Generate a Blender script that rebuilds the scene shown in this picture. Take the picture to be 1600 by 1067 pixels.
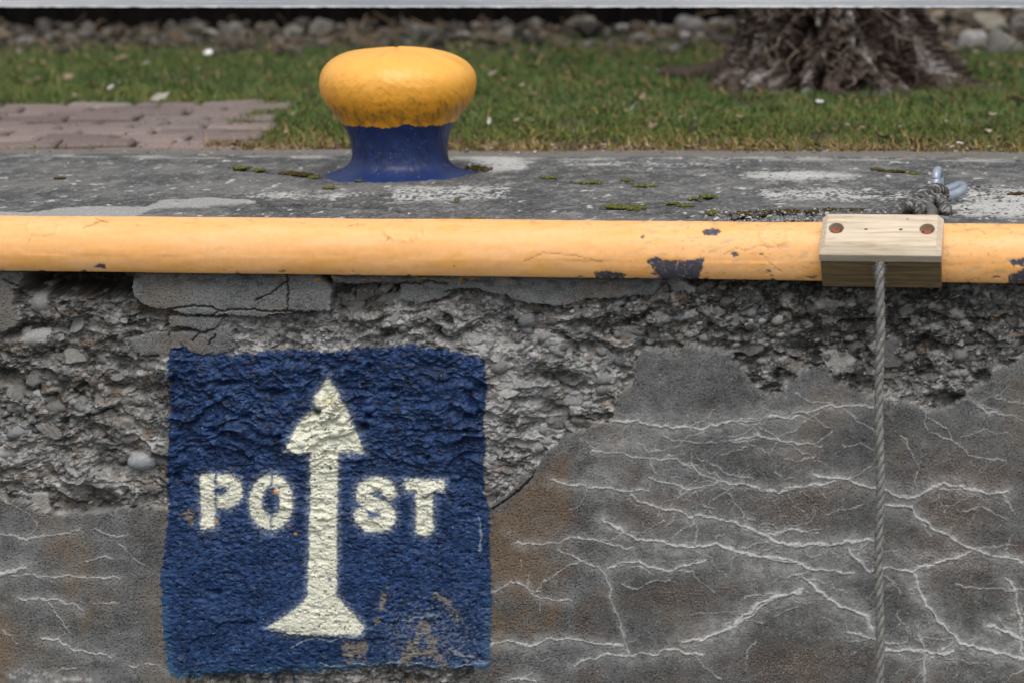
import bpy, bmesh, math, random
import numpy as np
from mathutils import Vector, Matrix, noise as mnoise

for o in list(bpy.data.objects):
    bpy.data.objects.remove(o)
scene = bpy.context.scene
COL = scene.collection
R = math.radians
rng = np.random.RandomState(7)
random.seed(7)

# ------------------------------------------------------------------ camera
FPX = 4444.0                                    # focal length in photo pixels (1600 wide), 100 mm
yaw, pitch, roll = R(11.3), R(10.1), R(1.06)
fwd = np.array([-math.sin(yaw)*math.cos(pitch), math.cos(yaw)*math.cos(pitch), -math.sin(pitch)])
right0 = np.cross(fwd, [0, 0, 1]); right0 /= np.linalg.norm(right0)
up0 = np.cross(right0, fwd)
rgt = math.cos(roll)*right0 - math.sin(roll)*up0
upv = math.sin(roll)*right0 + math.cos(roll)*up0
CAM = np.array([1.287, -6.44, 0.90])
cam_data = bpy.data.cameras.new('camera')
cam = bpy.data.objects.new('camera', cam_data); COL.objects.link(cam)
M = Matrix(((rgt[0], upv[0], -fwd[0], CAM[0]), (rgt[1], upv[1], -fwd[1], CAM[1]),
            (rgt[2], upv[2], -fwd[2], CAM[2]), (0, 0, 0, 1)))
cam.matrix_world = M
cam_data.sensor_width = 36; cam_data.lens = 36*FPX/1600
cam_data.clip_start = 0.1; cam_data.clip_end = 2000
cam_data.dof.use_dof = True; cam_data.dof.focus_distance = 6.85; cam_data.dof.aperture_fstop = 3.0
scene.camera = cam

# ------------------------------------------------------------------ world, sun, exposure
w = bpy.data.worlds.new('World'); scene.world = w; w.use_nodes = True
nt = w.node_tree; bg = nt.nodes['Background']
sky = nt.nodes.new('ShaderNodeTexSky'); sky.sky_type = 'NISHITA'; sky.sun_disc = False
SUN_EL, SUN_AZ = R(62), R(165)                   # azimuth from +Y clockwise: in front of the wall, a little right
sky.sun_elevation = SUN_EL; sky.sun_rotation = SUN_AZ
sky.dust_density = 4; sky.ozone_density = 1; sky.air_density = 1
hs = nt.nodes.new('ShaderNodeHueSaturation'); hs.inputs['Saturation'].default_value = 0.25
nt.links.new(sky.outputs[0], hs.inputs['Color']); nt.links.new(hs.outputs[0], bg.inputs[0])
bg.inputs[1].default_value = 0.14
sd = bpy.data.lights.new('sun', 'SUN'); sd.energy = 0.9; sd.angle = R(35); sd.color = (1, .97, .93)
sun = bpy.data.objects.new('sun', sd); COL.objects.link(sun)
sdir = Vector((math.sin(SUN_AZ)*math.cos(SUN_EL), math.cos(SUN_AZ)*math.cos(SUN_EL), math.sin(SUN_EL)))
sun.rotation_euler = sdir.to_track_quat('Z', 'Y').to_euler()
scene.view_settings.view_transform = 'Standard'; scene.view_settings.look = 'None'
scene.view_settings.gamma = 1.0
scene.view_settings.exposure = 0.30

# ------------------------------------------------------------------ projection helpers
def project(x, y, z):
    dx, dy, dz = x-CAM[0], y-CAM[1], z-CAM[2]
    d = dx*fwd[0]+dy*fwd[1]+dz*fwd[2]
    return 800+FPX*(dx*rgt[0]+dy*rgt[1]+dz*rgt[2])/d, 533.5-FPX*(dx*upv[0]+dy*upv[1]+dz*upv[2])/d
def ray(u, v):
    return fwd + rgt*(u-800)/FPX - upv*(v-533.5)/FPX
def on_ground(u, v, z=0.0):
    r = ray(u, v); t = (z-CAM[2])/r[2]; return CAM+r*t
def on_plane_y(u, v, y=0.0):
    r = ray(u, v); t = (y-CAM[1])/r[1]; return CAM+r*t

# ------------------------------------------------------------------ numpy noise
_r = np.random.RandomState(11)
_ang = _r.rand(256, 256).astype(np.float32)*2*np.pi
_GX, _GY = np.cos(_ang), np.sin(_ang)
def pn(x, y, seed=0):
    x = np.asarray(x, np.float32)+seed*17.31; y = np.asarray(y, np.float32)+seed*29.77
    xi = np.floor(x).astype(np.int32); yi = np.floor(y).astype(np.int32)
    fx = x-xi; fy = y-yi
    u = fx*fx*fx*(fx*(fx*6-15)+10); v = fy*fy*fy*(fy*(fy*6-15)+10)
    x0 = xi & 255; x1 = (xi+1) & 255; y0 = yi & 255; y1 = (yi+1) & 255
    a = _GX[x0, y0]*fx+_GY[x0, y0]*fy; b = _GX[x1, y0]*(fx-1)+_GY[x1, y0]*fy
    c = _GX[x0, y1]*fx+_GY[x0, y1]*(fy-1); d = _GX[x1, y1]*(fx-1)+_GY[x1, y1]*(fy-1)
    return ((a+(b-a)*u)*(1-v)+(c+(d-c)*u)*v)*1.5
def fbm(x, y, o=4, seed=0, gain=.5):
    s = 0; a = 1.0; t = 0; f = 1.0
    for i in range(o):
        s = s+a*pn(x*f, y*f, seed+i*3); t += a; a *= gain; f *= 2.03
    return s/t
def ridge(x, y, o=4, seed=0, gain=.55):
    s = 0; a = 1.0; t = 0; f = 1.0
    for i in range(o):
        s = s+a*(1-np.abs(pn(x*f, y*f, seed+i*3))*2); t += a; a *= gain; f *= 2.03
    return s/t
def sst(a, b, x):
    t = np.clip((x-a)/(b-a), 0, 1); return t*t*(3-2*t)
def mix(a, b, t):
    return a*(1-t)+b*t
def mixc(c, col, t):
    return c*(1-t[..., None])+np.asarray(col, np.float32)*t[..., None]

def seg_dist(U, V, pts, pad=30, closed=False, width=None):
    """distance of every grid point to a polyline, limited to a window round it"""
    D = np.full(U.shape, 1e3, np.float32)
    pts = [tuple(p) for p in pts]
    if closed: pts = pts+[pts[0]]
    for (ax, ay), (bx, by) in zip(pts[:-1], pts[1:]):
        m = (U > min(ax, bx)-pad) & (U < max(ax, bx)+pad) & (V > min(ay, by)-pad) & (V < max(ay, by)+pad)
        if not m.any(): continue
        u = U[m]; v = V[m]
        ex, ey = bx-ax, by-ay; L = ex*ex+ey*ey+1e-9
        t = np.clip(((u-ax)*ex+(v-ay)*ey)/L, 0, 1)
        d = np.hypot(u-ax-t*ex, v-ay-t*ey)
        D[m] = np.minimum(D[m], d)
    return D
def inside(U, V, pts):
    I = np.zeros(U.shape, bool); n = len(pts)
    x0 = min(p[0] for p in pts); x1 = max(p[0] for p in pts); y0 = min(p[1] for p in pts); y1 = max(p[1] for p in pts)
    m = (U >= x0) & (U <= x1) & (V >= y0) & (V <= y1)
    u = U[m]; v = V[m]; r = np.zeros(u.shape, bool)
    for i in range(n):
        ax, ay = pts[i]; bx, by = pts[(i+1) % n]
        if ay == by: continue
        c = ((ay > v) != (by > v)) & (u < (bx-ax)*(v-ay)/(by-ay)+ax)
        r ^= c
    I[m] = r
    return I
def sdf(U, V, pts, pad=40):
    """signed distance, positive inside, clipped to pad"""
    d = np.minimum(seg_dist(U, V, pts, pad, True), pad)
    return np.where(inside(U, V, pts), d, -d)

# ------------------------------------------------------------------ mesh helpers
def mesh_np(name, verts, faces, mat=None, parent=None, smooth=True, cols=None, floats=None):
    me = bpy.data.meshes.new(name)
    verts = np.ascontiguousarray(verts, np.float32).reshape(-1, 3)
    faces = np.ascontiguousarray(faces, np.int32); k = faces.shape[1]; n = len(faces)
    me.vertices.add(len(verts)); me.vertices.foreach_set('co', verts.ravel())
    me.loops.add(n*k); me.loops.foreach_set('vertex_index', faces.ravel())
    me.polygons.add(n); me.polygons.foreach_set('loop_start', np.arange(0, n*k, k, dtype=np.int32))
    me.update(calc_edges=True); me.validate()
    if smooth: me.polygons.foreach_set('use_smooth', np.ones(len(me.polygons), bool))
    if cols is not None:
        a = me.color_attributes.new('Col', 'FLOAT_COLOR', 'POINT')
        c = np.ones((len(verts), 4), np.float32); c[:, :3] = np.clip(cols.reshape(-1, 3), 0, 1)
        a.data.foreach_set('color', c.ravel())
    for k2, v in (floats or {}).items():
        a = me.attributes.new(k2, 'FLOAT', 'POINT'); a.data.foreach_set('value', np.ascontiguousarray(v, np.float32).ravel())
    if mat: me.materials.append(mat)
    o = bpy.data.objects.new(name, me); COL.objects.link(o)
    if parent: o.parent = parent
    return o
def grid_faces(nu, nv, wrap=False):
    """grid indexed [i*nv+j]"""
    i, j = np.meshgrid(np.arange(nu if wrap else nu-1), np.arange(nv-1), indexing='ij')
    a = i*nv+j; b = ((i+1) % nu)*nv+j
    return np.stack([a, b, b+1, a+1], -1).reshape(-1, 4)
def submesh(name, verts, faces, sel, mat, parent, cols, floats):
    f = faces[sel]; used, inv = np.unique(f.ravel(), return_inverse=True)
    return mesh_np(name, verts[used], inv.reshape(f.shape), mat, parent, True, cols[used], {k: v[used] for k, v in floats.items()})
def bm_obj(name, bm, mat=None, parent=None, smooth=False):
    me = bpy.data.meshes.new(name); bm.normal_update(); bm.to_mesh(me); bm.free()
    if mat: me.materials.append(mat)
    if smooth:
        for p in me.polygons: p.use_smooth = True
    o = bpy.data.objects.new(name, me); COL.objects.link(o)
    if parent: o.parent = parent
    return o
def empty(name, loc=(0, 0, 0)):
    o = bpy.data.objects.new(name, None); COL.objects.link(o); o.location = loc; o.empty_display_size = .1
    return o
def tag(o, label=None, cat=None, group=None, kind=None):
    if label: o['label'] = label
    if cat: o['category'] = cat
    if group: o['group'] = group
    if kind: o['kind'] = kind
    return o
def keep(o, parent):
    """parent without moving: the part's mesh is in world coordinates"""
    bpy.context.view_layer.update()
    o.parent = parent; o.matrix_parent_inverse = Matrix.Translation(parent.location).inverted()
    return o
def tube_np(path, rad, n=10, closed=False):
    """path (k,3), rad scalar or (k,) -> verts, faces"""
    P = np.asarray(path, float); k = len(P); rad = np.broadcast_to(np.asarray(rad, float), (k,))
    T = np.gradient(P, axis=0); 
    if closed: T = np.roll(P, -1, 0)-np.roll(P, 1, 0)
    T /= np.linalg.norm(T, axis=1)[:, None]+1e-9
    N = np.zeros_like(P); ref = np.array([0, 0, 1.0]) if abs(T[0][2]) < .9 else np.array([1.0, 0, 0])
    nn = np.cross(T[0], ref); nn /= np.linalg.norm(nn)
    for i in range(k):
        nn = nn-T[i]*np.dot(nn, T[i]); nn /= np.linalg.norm(nn)+1e-9; N[i] = nn
    B = np.cross(T, N)
    a = np.linspace(0, 2*np.pi, n, endpoint=False)
    V = P[:, None]+rad[:, None, None]*(np.cos(a)[None, :, None]*N[:, None]+np.sin(a)[None, :, None]*B[:, None])
    F = []
    kk = k if closed else k-1
    i, j = np.meshgrid(np.arange(kk), np.arange(n), indexing='ij')
    i2 = (i+1) % k; j2 = (j+1) % n
    F = np.stack([i*n+j, i*n+j2, i2*n+j2, i2*n+j], -1).reshape(-1, 4)
    V = V.reshape(-1, 3)
    if not closed:
        V = np.vstack([V, P[0]-T[0]*rad[0]*.3, P[-1]+T[-1]*rad[-1]*.3])
        c0, c1 = len(V)-2, len(V)-1
        j = np.arange(n); j2 = (j+1) % n
        F = np.vstack([F, np.stack([j2, j, np.full(n, c0), np.full(n, c0)], -1)[:, [0, 1, 2, 3]]*1,
                       np.stack([(k-1)*n+j, (k-1)*n+j2, np.full(n, c1), np.full(n, c1)], -1)])
    return V, F
def smooth_path(pts, n=60):
    P = np.array(pts, float); k = len(P); t = np.linspace(0, k-1, n); out = []
    for tt in t:
        i = min(int(tt), k-2); f = tt-i
        p0 = P[max(i-1, 0)]; p1 = P[i]; p2 = P[i+1]; p3 = P[min(i+2, k-1)]
        out.append(.5*((2*p1)+(-p0+p2)*f+(2*p0-5*p1+4*p2-p3)*f*f+(-p0+3*p1-3*p2+p3)*f**3))
    return np.array(out)
class Acc:
    """collect pieces into ONE mesh (quads; triangles as degenerate quads are split out)"""
    def __init__(s): s.V = []; s.F = []; s.C = []; s.n = 0
    def add(s, V, F, c=None):
        s.V.append(V); s.F.append(np.asarray(F)+s.n); s.n += len(V)
        if c is not None: s.C.append(np.broadcast_to(np.asarray(c, np.float32), (len(V), 3)))
    def build(s, name, mat, parent=None, smooth=True):
        V = np.vstack(s.V); me = bpy.data.meshes.new(name)
        F = []
        for f in s.F:
            if f.shape[1] == 4:
                for q in f.tolist():
                    F.append(q[:3] if q[2] == q[3] else q)
            else: F.extend(f.tolist())
        me.from_pydata(V.tolist(), [], F)
        if smooth: me.polygons.foreach_set('use_smooth', np.ones(len(me.polygons), bool))
        if s.C:
            a = me.color_attributes.new('Col', 'FLOAT_COLOR', 'POINT'); C = np.vstack(s.C)
            c = np.ones((len(V), 4), np.float32); c[:, :3] = C; a.data.foreach_set('color', c.ravel())
        me.materials.append(mat); me.update()
        o = bpy.data.objects.new(name, me); COL.objects.link(o)
        if parent: keep(o, parent)
        return o

# ------------------------------------------------------------------ materials
def new_mat(name):
    m = bpy.data.materials.new(name); m.use_nodes = True
    nt = m.node_tree; b = nt.nodes['Principled BSDF']
    return m, nt, b
def N(nt, t, **kw):
    n = nt.nodes.new(t)
    for k, v in kw.items():
        if k.startswith('i_'): n.inputs[k[2:].replace('_', ' ')].default_value = v
        else: setattr(n, k, v)
    return n
def attr_mat(name, rough=None, grain=300, grain_amt=.35, bumps=((400, .5, .001),), spec=.4, detail=4, coord='Object', stretch=(1, 1, 1), coat=0):
    """surface colour from the mesh's own 'Col' layer, broken up by procedural grain; roughness from 'Rgh' if rough is None"""
    m, nt, b = new_mat(name); L = nt.links.new
    at = N(nt, 'ShaderNodeAttribute', attribute_name='Col')
    tc = N(nt, 'ShaderNodeTexCoord'); mp = N(nt, 'ShaderNodeMapping'); mp.inputs['Scale'].default_value = stretch
    L(tc.outputs[coord], mp.inputs[0])
    n1 = N(nt, 'ShaderNodeTexNoise', i_Scale=grain, i_Detail=detail, i_Roughness=.65); L(mp.outputs[0], n1.inputs['Vector'])
    mr = N(nt, 'ShaderNodeMapRange'); mr.inputs[1].default_value = .3; mr.inputs[2].default_value = .7
    mr.inputs[3].default_value = 1-grain_amt; mr.inputs[4].default_value = 1+grain_amt
    L(n1.outputs[0], mr.inputs[0])
    mx = N(nt, 'ShaderNodeVectorMath', operation='SCALE'); L(at.outputs['Color'], mx.inputs[0]); L(mr.outputs[0], mx.inputs['Scale'])
    L(mx.outputs[0], b.inputs['Base Color'])
    if rough is None:
        ra = N(nt, 'ShaderNodeAttribute', attribute_name='Rgh'); L(ra.outputs['Fac'], b.inputs['Roughness'])
    else: b.inputs['Roughness'].default_value = rough
    b.inputs['Specular IOR Level'].default_value = spec
    if coat: b.inputs['Coat Weight'].default_value = coat; b.inputs['Coat Roughness'].default_value = .25
    last = None
    for sc, st, dist in bumps:
        nn = N(nt, 'ShaderNodeTexNoise', i_Scale=sc, i_Detail=4, i_Roughness=.6); L(mp.outputs[0], nn.inputs['Vector'])
        bp = N(nt, 'ShaderNodeBump'); bp.inputs['Strength'].default_value = st; bp.inputs['Distance'].default_value = dist
        L(nn.outputs[0], bp.inputs['Height'])
        if last: L(last.outputs[0], bp.inputs['Normal'])
        last = bp
    if last: L(last.outputs[0], b.inputs['Normal'])
    return m
def plain_mat(name, c1, c2, scale=20, rough=.7, bump=(200, .3, .001), metallic=0, spec=.4, stretch=(1, 1, 1), detail=5, pos=(.35, .65)):
    m, nt, b = new_mat(name); L = nt.links.new
    tc = N(nt, 'ShaderNodeTexCoord'); mp = N(nt, 'ShaderNodeMapping'); mp.inputs['Scale'].default_value = stretch
    L(tc.outputs['Object'], mp.inputs[0])
    n1 = N(nt, 'ShaderNodeTexNoise', i_Scale=scale, i_Detail=detail, i_Roughness=.6); L(mp.outputs[0], n1.inputs['Vector'])
    cr = N(nt, 'ShaderNodeValToRGB'); cr.color_ramp.elements[0].color = (*c1, 1); cr.color_ramp.elements[1].color = (*c2, 1)
    cr.color_ramp.elements[0].position = pos[0]; cr.color_ramp.elements[1].position = pos[1]
    L(n1.outputs[0], cr.inputs[0]); L(cr.outputs[0], b.inputs['Base Color'])
    b.inputs['Roughness'].default_value = rough; b.inputs['Metallic'].default_value = metallic
    b.inputs['Specular IOR Level'].default_value = spec
    if bump:
        nn = N(nt, 'ShaderNodeTexNoise', i_Scale=bump[0], i_Detail=5); L(mp.outputs[0], nn.inputs['Vector'])
        bp = N(nt, 'ShaderNodeBump'); bp.inputs['Strength'].default_value = bump[1]; bp.inputs['Distance'].default_value = bump[2]
        L(nn.outputs[0], bp.inputs['Height']); L(bp.outputs[0], b.inputs['Normal'])
    return m

m_wall = attr_mat('weathered_wall', None, grain=420, grain_amt=.30, bumps=((260, .55, .0016), (900, .45, .0006)), spec=.16)
m_paint = attr_mat('thick_gloss_paint', None, grain=60, grain_amt=.05, bumps=((45, .16, .002), (220, .25, .0006)), spec=.45)
m_slab = attr_mat('worn_concrete', None, grain=260, grain_amt=.45, bumps=((180, .6, .002), (700, .4, .0007)), spec=.14)
m_veg = attr_mat('grass_blades', .6, grain=80, grain_amt=.25, bumps=(), spec=.25)
m_soil = plain_mat('damp_soil', (.035, .03, .014), (.08, .065, .035), 30, .95, (120, .8, .01))
m_bark = attr_mat('gnarled_bark', .95, grain=60, grain_amt=.5, bumps=((90, .8, .006), (300, .5, .002)), spec=.15)
m_stone = attr_mat('rubble_stone', .9, grain=40, grain_amt=.35, bumps=((60, .6, .005),), spec=.2)
m_rope = attr_mat('worn_rope', .95, grain=700, grain_amt=.5, bumps=((900, .9, .0012),), spec=.15)

# ------------------------------------------------------------------ the quay wall
def build_wall():
    def axis(a, b, st, far_a, far_b):
        c = list(np.arange(a, b, st)); s = st
        lo = [a]
        while lo[-1] > far_a: s = min(s*1.22, .0065) if lo[-1] > -3.2 else s*1.22; lo.append(lo[-1]-s)
        hi = [c[-1]]; s = st
        while hi[-1] < far_b: s = min(s*1.22, .0065) if hi[-1] < 3.4 else s*1.22; hi.append(hi[-1]+s)
        return np.array(lo[:0:-1]+c+hi[1:])
    xs = axis(-1.36, 1.30, .0018, -14, 14)
    zs = np.concatenate([np.arange(-.055, -1.12, -.0018), -1.12-np.cumsum(.003*1.25**np.arange(18))]); zs = zs[zs > -2.4]
    X, Z = np.meshgrid(xs, zs, indexing='ij')
    X = X.astype(np.float32); Z = Z.astype(np.float32)
    U, V = project(X, 0.0, Z); U = U.astype(np.float32); V = V.astype(np.float32)
    # jagged edges: all outlines are looked up through a small wandering offset
    wu = fbm(U/26, V/26, 4, 1)*7; wv = fbm(U/26, V/26, 4, 5)*7
    fu = fbm(U/7, V/7, 3, 8)*3; fv = fbm(U/7, V/7, 3, 12)*3; ju = fbm(U/13, V/13, 3, 9)*7; jv = fbm(U/13, V/13, 3, 13)*7
    Uw, Vw = U+wu+fu, V+wv+fv
    far = ((U < -60) | (U > 1660))
    # ---- render (smooth cement) polygons
    polyA = [(-3000, 380), (38, 380), (38, 425), (30, 445), (21, 456), (19, 480), (28, 505), (22, 512), (0, 521), (-160, 540), (-3000, 600)]
    polyB = [(214, 380), (500, 380), (503, 432), (519, 452), (517, 486), (480, 488), (430, 490), (410, 498), (350, 492), (340, 495), (300, 493), (262, 485), (225, 478), (208, 462), (207, 445)]
    polyB2 = [(262, 494), (345, 496), (342, 508), (318, 519), (300, 515), (285, 513), (262, 513)]
    polyB3 = [(262, 520), (300, 519), (318, 523), (345, 508), (362, 515), (364, 546), (340, 556), (300, 556), (262, 548)]
    polyB4 = [(196, 532), (225, 524), (258, 520), (268, 540), (262, 560), (245, 555), (218, 557), (203, 547)]
    polyC = [(500, 380), (1035, 380), (1036, 440), (1020, 462), (985, 465), (960, 468), (920, 468), (870, 480), (830, 476), (800, 470), (790, 463), (750, 456), (712, 453), (690, 468), (650, 478), (625, 468), (625, 447), (600, 441), (560, 446), (518, 444)]
    polyD = [(-3000, 740), (-200, 765), (0, 778), (30, 785), (60, 800), (95, 806), (140, 797), (180, 800), (215, 792), (290, 798), (290, 3000), (-3000, 3000)]
    polyE = [(740, 800), (765, 788), (800, 765), (830, 735), (860, 700), (880, 685), (930, 665), (955, 655), (965, 615), (985, 605), (1003, 545), (1040, 548), (1075, 543), (1140, 550), (1150, 570), (1165, 590), (1185, 610), (1210, 620), (1235, 600), (1255, 580), (1290, 572), (1310, 600), (1335, 615), (1365, 620), (1395, 628), (1430, 630), (1450, 645), (1490, 632), (1520, 610), (1560, 580), (1600, 558), (1800, 520), (4200, 430), (4200, 3000), (740, 3000)]
    polys = dict(A=polyA, B=polyB, B2=polyB2, B3=polyB3, B4=polyB4, C=polyC, D=polyD, E=polyE)
    rid = np.zeros(U.shape, np.int8); sd = np.full(U.shape, -40., np.float32)
    lev = np.zeros(U.shape, np.float32)
    levels = dict(A=0, B=.004, B2=-.002, B3=-.007, B4=-.010, C=-.003, D=-.002, E=0)
    for k, (nm, p) in enumerate(polys.items()):
        s = sdf(Uw*.5+.5*U+ju if nm in 'ADE' else U+wu*.35+fu*.9, Vw*.5+.5*V+jv if nm in 'ADE' else V+wv*.35+fv*.9, p)
        better = s > sd
        sd = np.maximum(sd, s); rid[better & (s > 0)] = k+1; lev[better] = levels[nm]
    # blue sign
    polyS = [(264, 547), (282, 539), (310, 556), (390, 553), (450, 548), (520, 550), (560, 544), (600, 543), (640, 540), (690, 546), (720, 552), (755, 562), (763, 590), (757, 650), (757, 720), (757, 780), (765, 800), (765, 860), (768, 900), (768, 960), (765, 1043), (700, 1048), (600, 1043), (520, 1048), (450, 1052), (360, 1055), (268, 1060), (260, 1040), (252, 960), (250, 900), (258, 850), (262, 800), (258, 740), (265, 640)]
    ssd = sdf(U+fu*1.5+wu*.35, V+fv*2.2+wv*.6, polyS); ssd = ssd-3.5*sst(.2, .5, fbm(U/9, V/8, 3, 86))*np.exp(-(ssd/8)**2)
    sign = sst(-1.6, 1.6, ssd)
    # panel sides are rendered in the lower half, rough core in the upper half
    P = sst(-1.0, 1.0, sd)                                            # 1 on render
    # ---- heights (metres, + = towards the camera)
    strata = V+fbm(U/110, V/90, 3, 20)*55
    h_core = -.028+fbm(U/150, V/90, 3, 21)*.026+fbm(U/70, strata/26, 4, 22)*.026
    ro = np.clip(.62+1.1*fbm(U/85, V/50, 3, 17)-.35*np.exp(-(((U-720)/240)**2+((V-560)/110)**2)), .22, 1.25)
    h_core += ((ridge(U/30, V/17, 4, 23)-.4)*.017+fbm(U/13, V/8, 4, 24)*.0105+(ridge(U/7, V/4.6, 3, 29)-.45)*.0036+fbm(U/4.2, V/3.4, 2, 25)*.0030)*ro
    # ledges: saw-tooth steps where layers broke off
    led = (strata/46+fbm(U/60, V/60, 3, 26)*.8); led = led-np.floor(led)
    h_core += (sst(0, .75, led)*(1-sst(.86, 1, led))-.5)*.019*(.5+fbm(U/90, V/60, 2, 27)*1.6)
    def recess(poly, depth, soft=14):
        s = sdf(Uw, Vw, poly, 40); return -depth*sst(-4, soft, s)
    h_core += recess([(-3000, 370), (42, 370), (213, 370), (213, 452), (190, 470), (90, 466), (30, 455), (-3000, 440)], .125, 16)
    h_core += recess([(520, 446), (560, 449), (600, 443), (625, 449), (622, 470), (575, 478), (540, 500), (522, 488)], .045, 10)
    h_core += recess([(1030, 380), (4200, 380), (4200, 470), (1500, 466), (1300, 458), (1180, 466), (1080, 462), (1030, 470)], .040, 22)
    h_core += recess([(-3000, 560), (0, 580), (60, 572), (150, 600), (255, 590), (250, 630), (160, 615), (60, 628), (0, 640), (-3000, 640)], .022, 22)
    h_core += recess([(30, 500), (60, 540), (120, 548), (250, 560), (250, 590), (120, 585), (40, 560)], .018, 12)
    h_core += recess([(760, 700), (850, 640), (955, 650), (930, 668), (860, 705), (770, 790)], .012, 15)
    h_core -= (V < 560)*(.016*np.exp(-(np.clip(-sd, 0, 40)/11)**2))*sst(-.5, .2, fbm(U/30, V/20, 2, 19))
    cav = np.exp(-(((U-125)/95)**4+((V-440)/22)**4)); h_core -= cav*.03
    core_grey = fbm(U/90, V/60, 4, 30); core_mid = fbm(U/24, V/17, 4, 31); core_f = fbm(U/8, V/6, 3, 32)
    # colour of the core, with highlights and crevice shade put into its contrast
    C = np.empty(U.shape+(3,), np.float32)
    pale = np.array([.40, .395, .385]); midg = np.array([.185, .18, .172]); drk = np.array([.050, .047, .043]); brn = np.array([.20, .150, .110])
    C[:] = midg
    regp = .42*np.exp(-(((U-760)/230)**2+((V-620)/130)**2))+.25*np.exp(-(((U-930)/160)**2+((V-640)/90)**2))+.30*np.exp(-(((U-420)/120)**2+((V-520)/40)**2))+.35*np.exp(-(((U-160)/170)**2+((V-730)/60)**2))
    regd = .30*np.exp(-(((U-300)/500)**2+((V-445)/28)**2))+.62*np.exp(-(((U-1350)/330)**2+((V-500)/70)**2))+.35*np.exp(-(((U-60)/150)**2+((V-600)/70)**2))+.25*np.exp(-(((U-1130)/120)**2+((V-470)/30)**2))
    core_ff = fbm(U/3.4, V/2.8, 3, 37); t = core_grey*.9+core_mid*1.15+core_f*1.0+core_ff*.8+regp-regd
    C = mixc(C, pale, sst(.05, .75, t)); C = mixc(C, drk, sst(.0, .75, -t))
    C = mixc(C, [.26, .17, .11], sst(.22, .5, fbm(U/38, V/20, 4, 18))*.5); C = mixc(C, brn, sst(.12, .6, fbm(U/55, V/30, 4, 33)+.15*(U < 300)-.15*(U > 600))*.6)
    C = mixc(C, [.45, .44, .42], sst(.28, .5, fbm(U/30, V/22, 4, 34)+regp*.2)*.6)
    rim = np.exp(-(np.maximum(-sd, 0)/7)**2)*(1-P)*(V > 530)*sst(-.25, .25, fbm(U/40, V/40, 2, 36))
    C = mixc(C, [.42, .40, .375], rim*.65)
    C = mixc(C, [.05, .06, .015], sst(.42, .62, fbm(U/18, V/14, 4, 35)+.12*(U < 260))*.6*(1-sst(-30, -5, sd)))
    rough = np.full(U.shape, .93, np.float32)
    C = mixc(C, [.045, .036, .028], cav*.75); C = mixc(C, [.05, .045, .036], np.exp(-(((U-570)/48)**4+((V-470)/22)**4))*.7)  # shade of the two recesses below the pipe put into the colour
    C *= (.86+.35*fbm(U/48, V/26, 3, 15))[..., None]
    # crumbled dark joints between lumps, and pale broken faces
    jn = sst(.80, .97, ridge((U+wu*2)/38, (V+wv*2)/19, 3, 38, .6)); h_core -= jn*.006; C = mixc(C, [.045, .040, .035], jn*.45)
    C = mixc(C, [.50, .49, .47], sst(.40, .6, fbm(U/9, V/7, 3, 39)+regp*.25)*.7)
    # the core comes forward to meet the painted square
    h_core += .013*sst(-70, 0, ssd)*sst(1000, 700, V)
    # ---- broken angular fragments
    rf = np.random.RandomState(8); ux = U[:, 300]
    for _ in range(1500):
        pu, pv = rf.uniform(-140, 1740), rf.uniform(425, 830); ra = 4+rf.gamma(1.5, 5.0); rb = ra*rf.uniform(.35, .75)
        ia = int(np.searchsorted(ux, pu))
        if ia < 3 or ia > len(xs)-4: continue
        ja = int(np.searchsorted(V[ia, :], pv))
        if ja < 3 or ja > V.shape[1]-4 or sd[ia, ja] > -3 or ssd[ia, ja] > -ra: continue
        wdt = int(ra/1.0)+3; sl = (slice(max(ia-wdt, 0), ia+wdt), slice(max(ja-wdt, 0), ja+wdt))
        a = rf.normal(-.05, .35); ca, sa = math.cos(a), math.sin(a)
        du = U[sl]-pu+fu[sl]*.5; dv = V[sl]-pv+fv[sl]*.5
        e, f_ = (du*ca+dv*sa)/ra, (-du*sa+dv*ca)/rb
        q = np.full(e.shape, -9., np.float32)
        for k in range(rf.randint(5, 8)):
            b = rf.uniform(0, 6.283); q = np.maximum(q, e*math.cos(b)+f_*math.sin(b)-rf.uniform(.6, 1))
        m = (q < 0) & (np.hypot(e, f_) < 1.3)
        if not m.any(): continue
        base = float(np.mean(h_core[sl])); k = min(ra, 16)
        hh = base+rf.uniform(-.0005, .00042)*k+(e*rf.normal(0, .00022)+f_*rf.normal(.00012, .00025))*k-np.clip(q+.22, 0, 1)*.0004*k+fbm(U[sl]/5, V[sl]/4, 2, 28)*.0012
        hc = h_core[sl]; up_ = m & (hh > hc-.0025); hc[up_] = hh[up_]
        g = float(np.clip(rf.lognormal(math.log(.19), .45), .05, .5)); cc = C[sl]; wgt = rf.uniform(.25, .75)
        cc[up_] = np.array([g*1.03, g, g*.94])*wgt+cc[up_]*(1-wgt)
    # big hollows
    for _ in range(46):
        pu, pv = rf.uniform(-100, 1700), rf.uniform(440, 800); ra = rf.uniform(10, 42); rb = ra*rf.uniform(.25, .5)
        q = ((U+wu*1.5+fu-pu)/ra)**2+((V+wv*1.2+fv-pv-(U-pu)*rf.normal(0, .15))/rb)**2
        h_core -= np.exp(-q**1.5)*rf.uniform(.012, .034)*(1-sst(-20, 5, ssd)); C = mixc(C, [.05, .046, .04], np.exp(-q**2)*.35)
    # ---- pebbles set in the core
    rr = np.random.RandomState(3)
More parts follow.
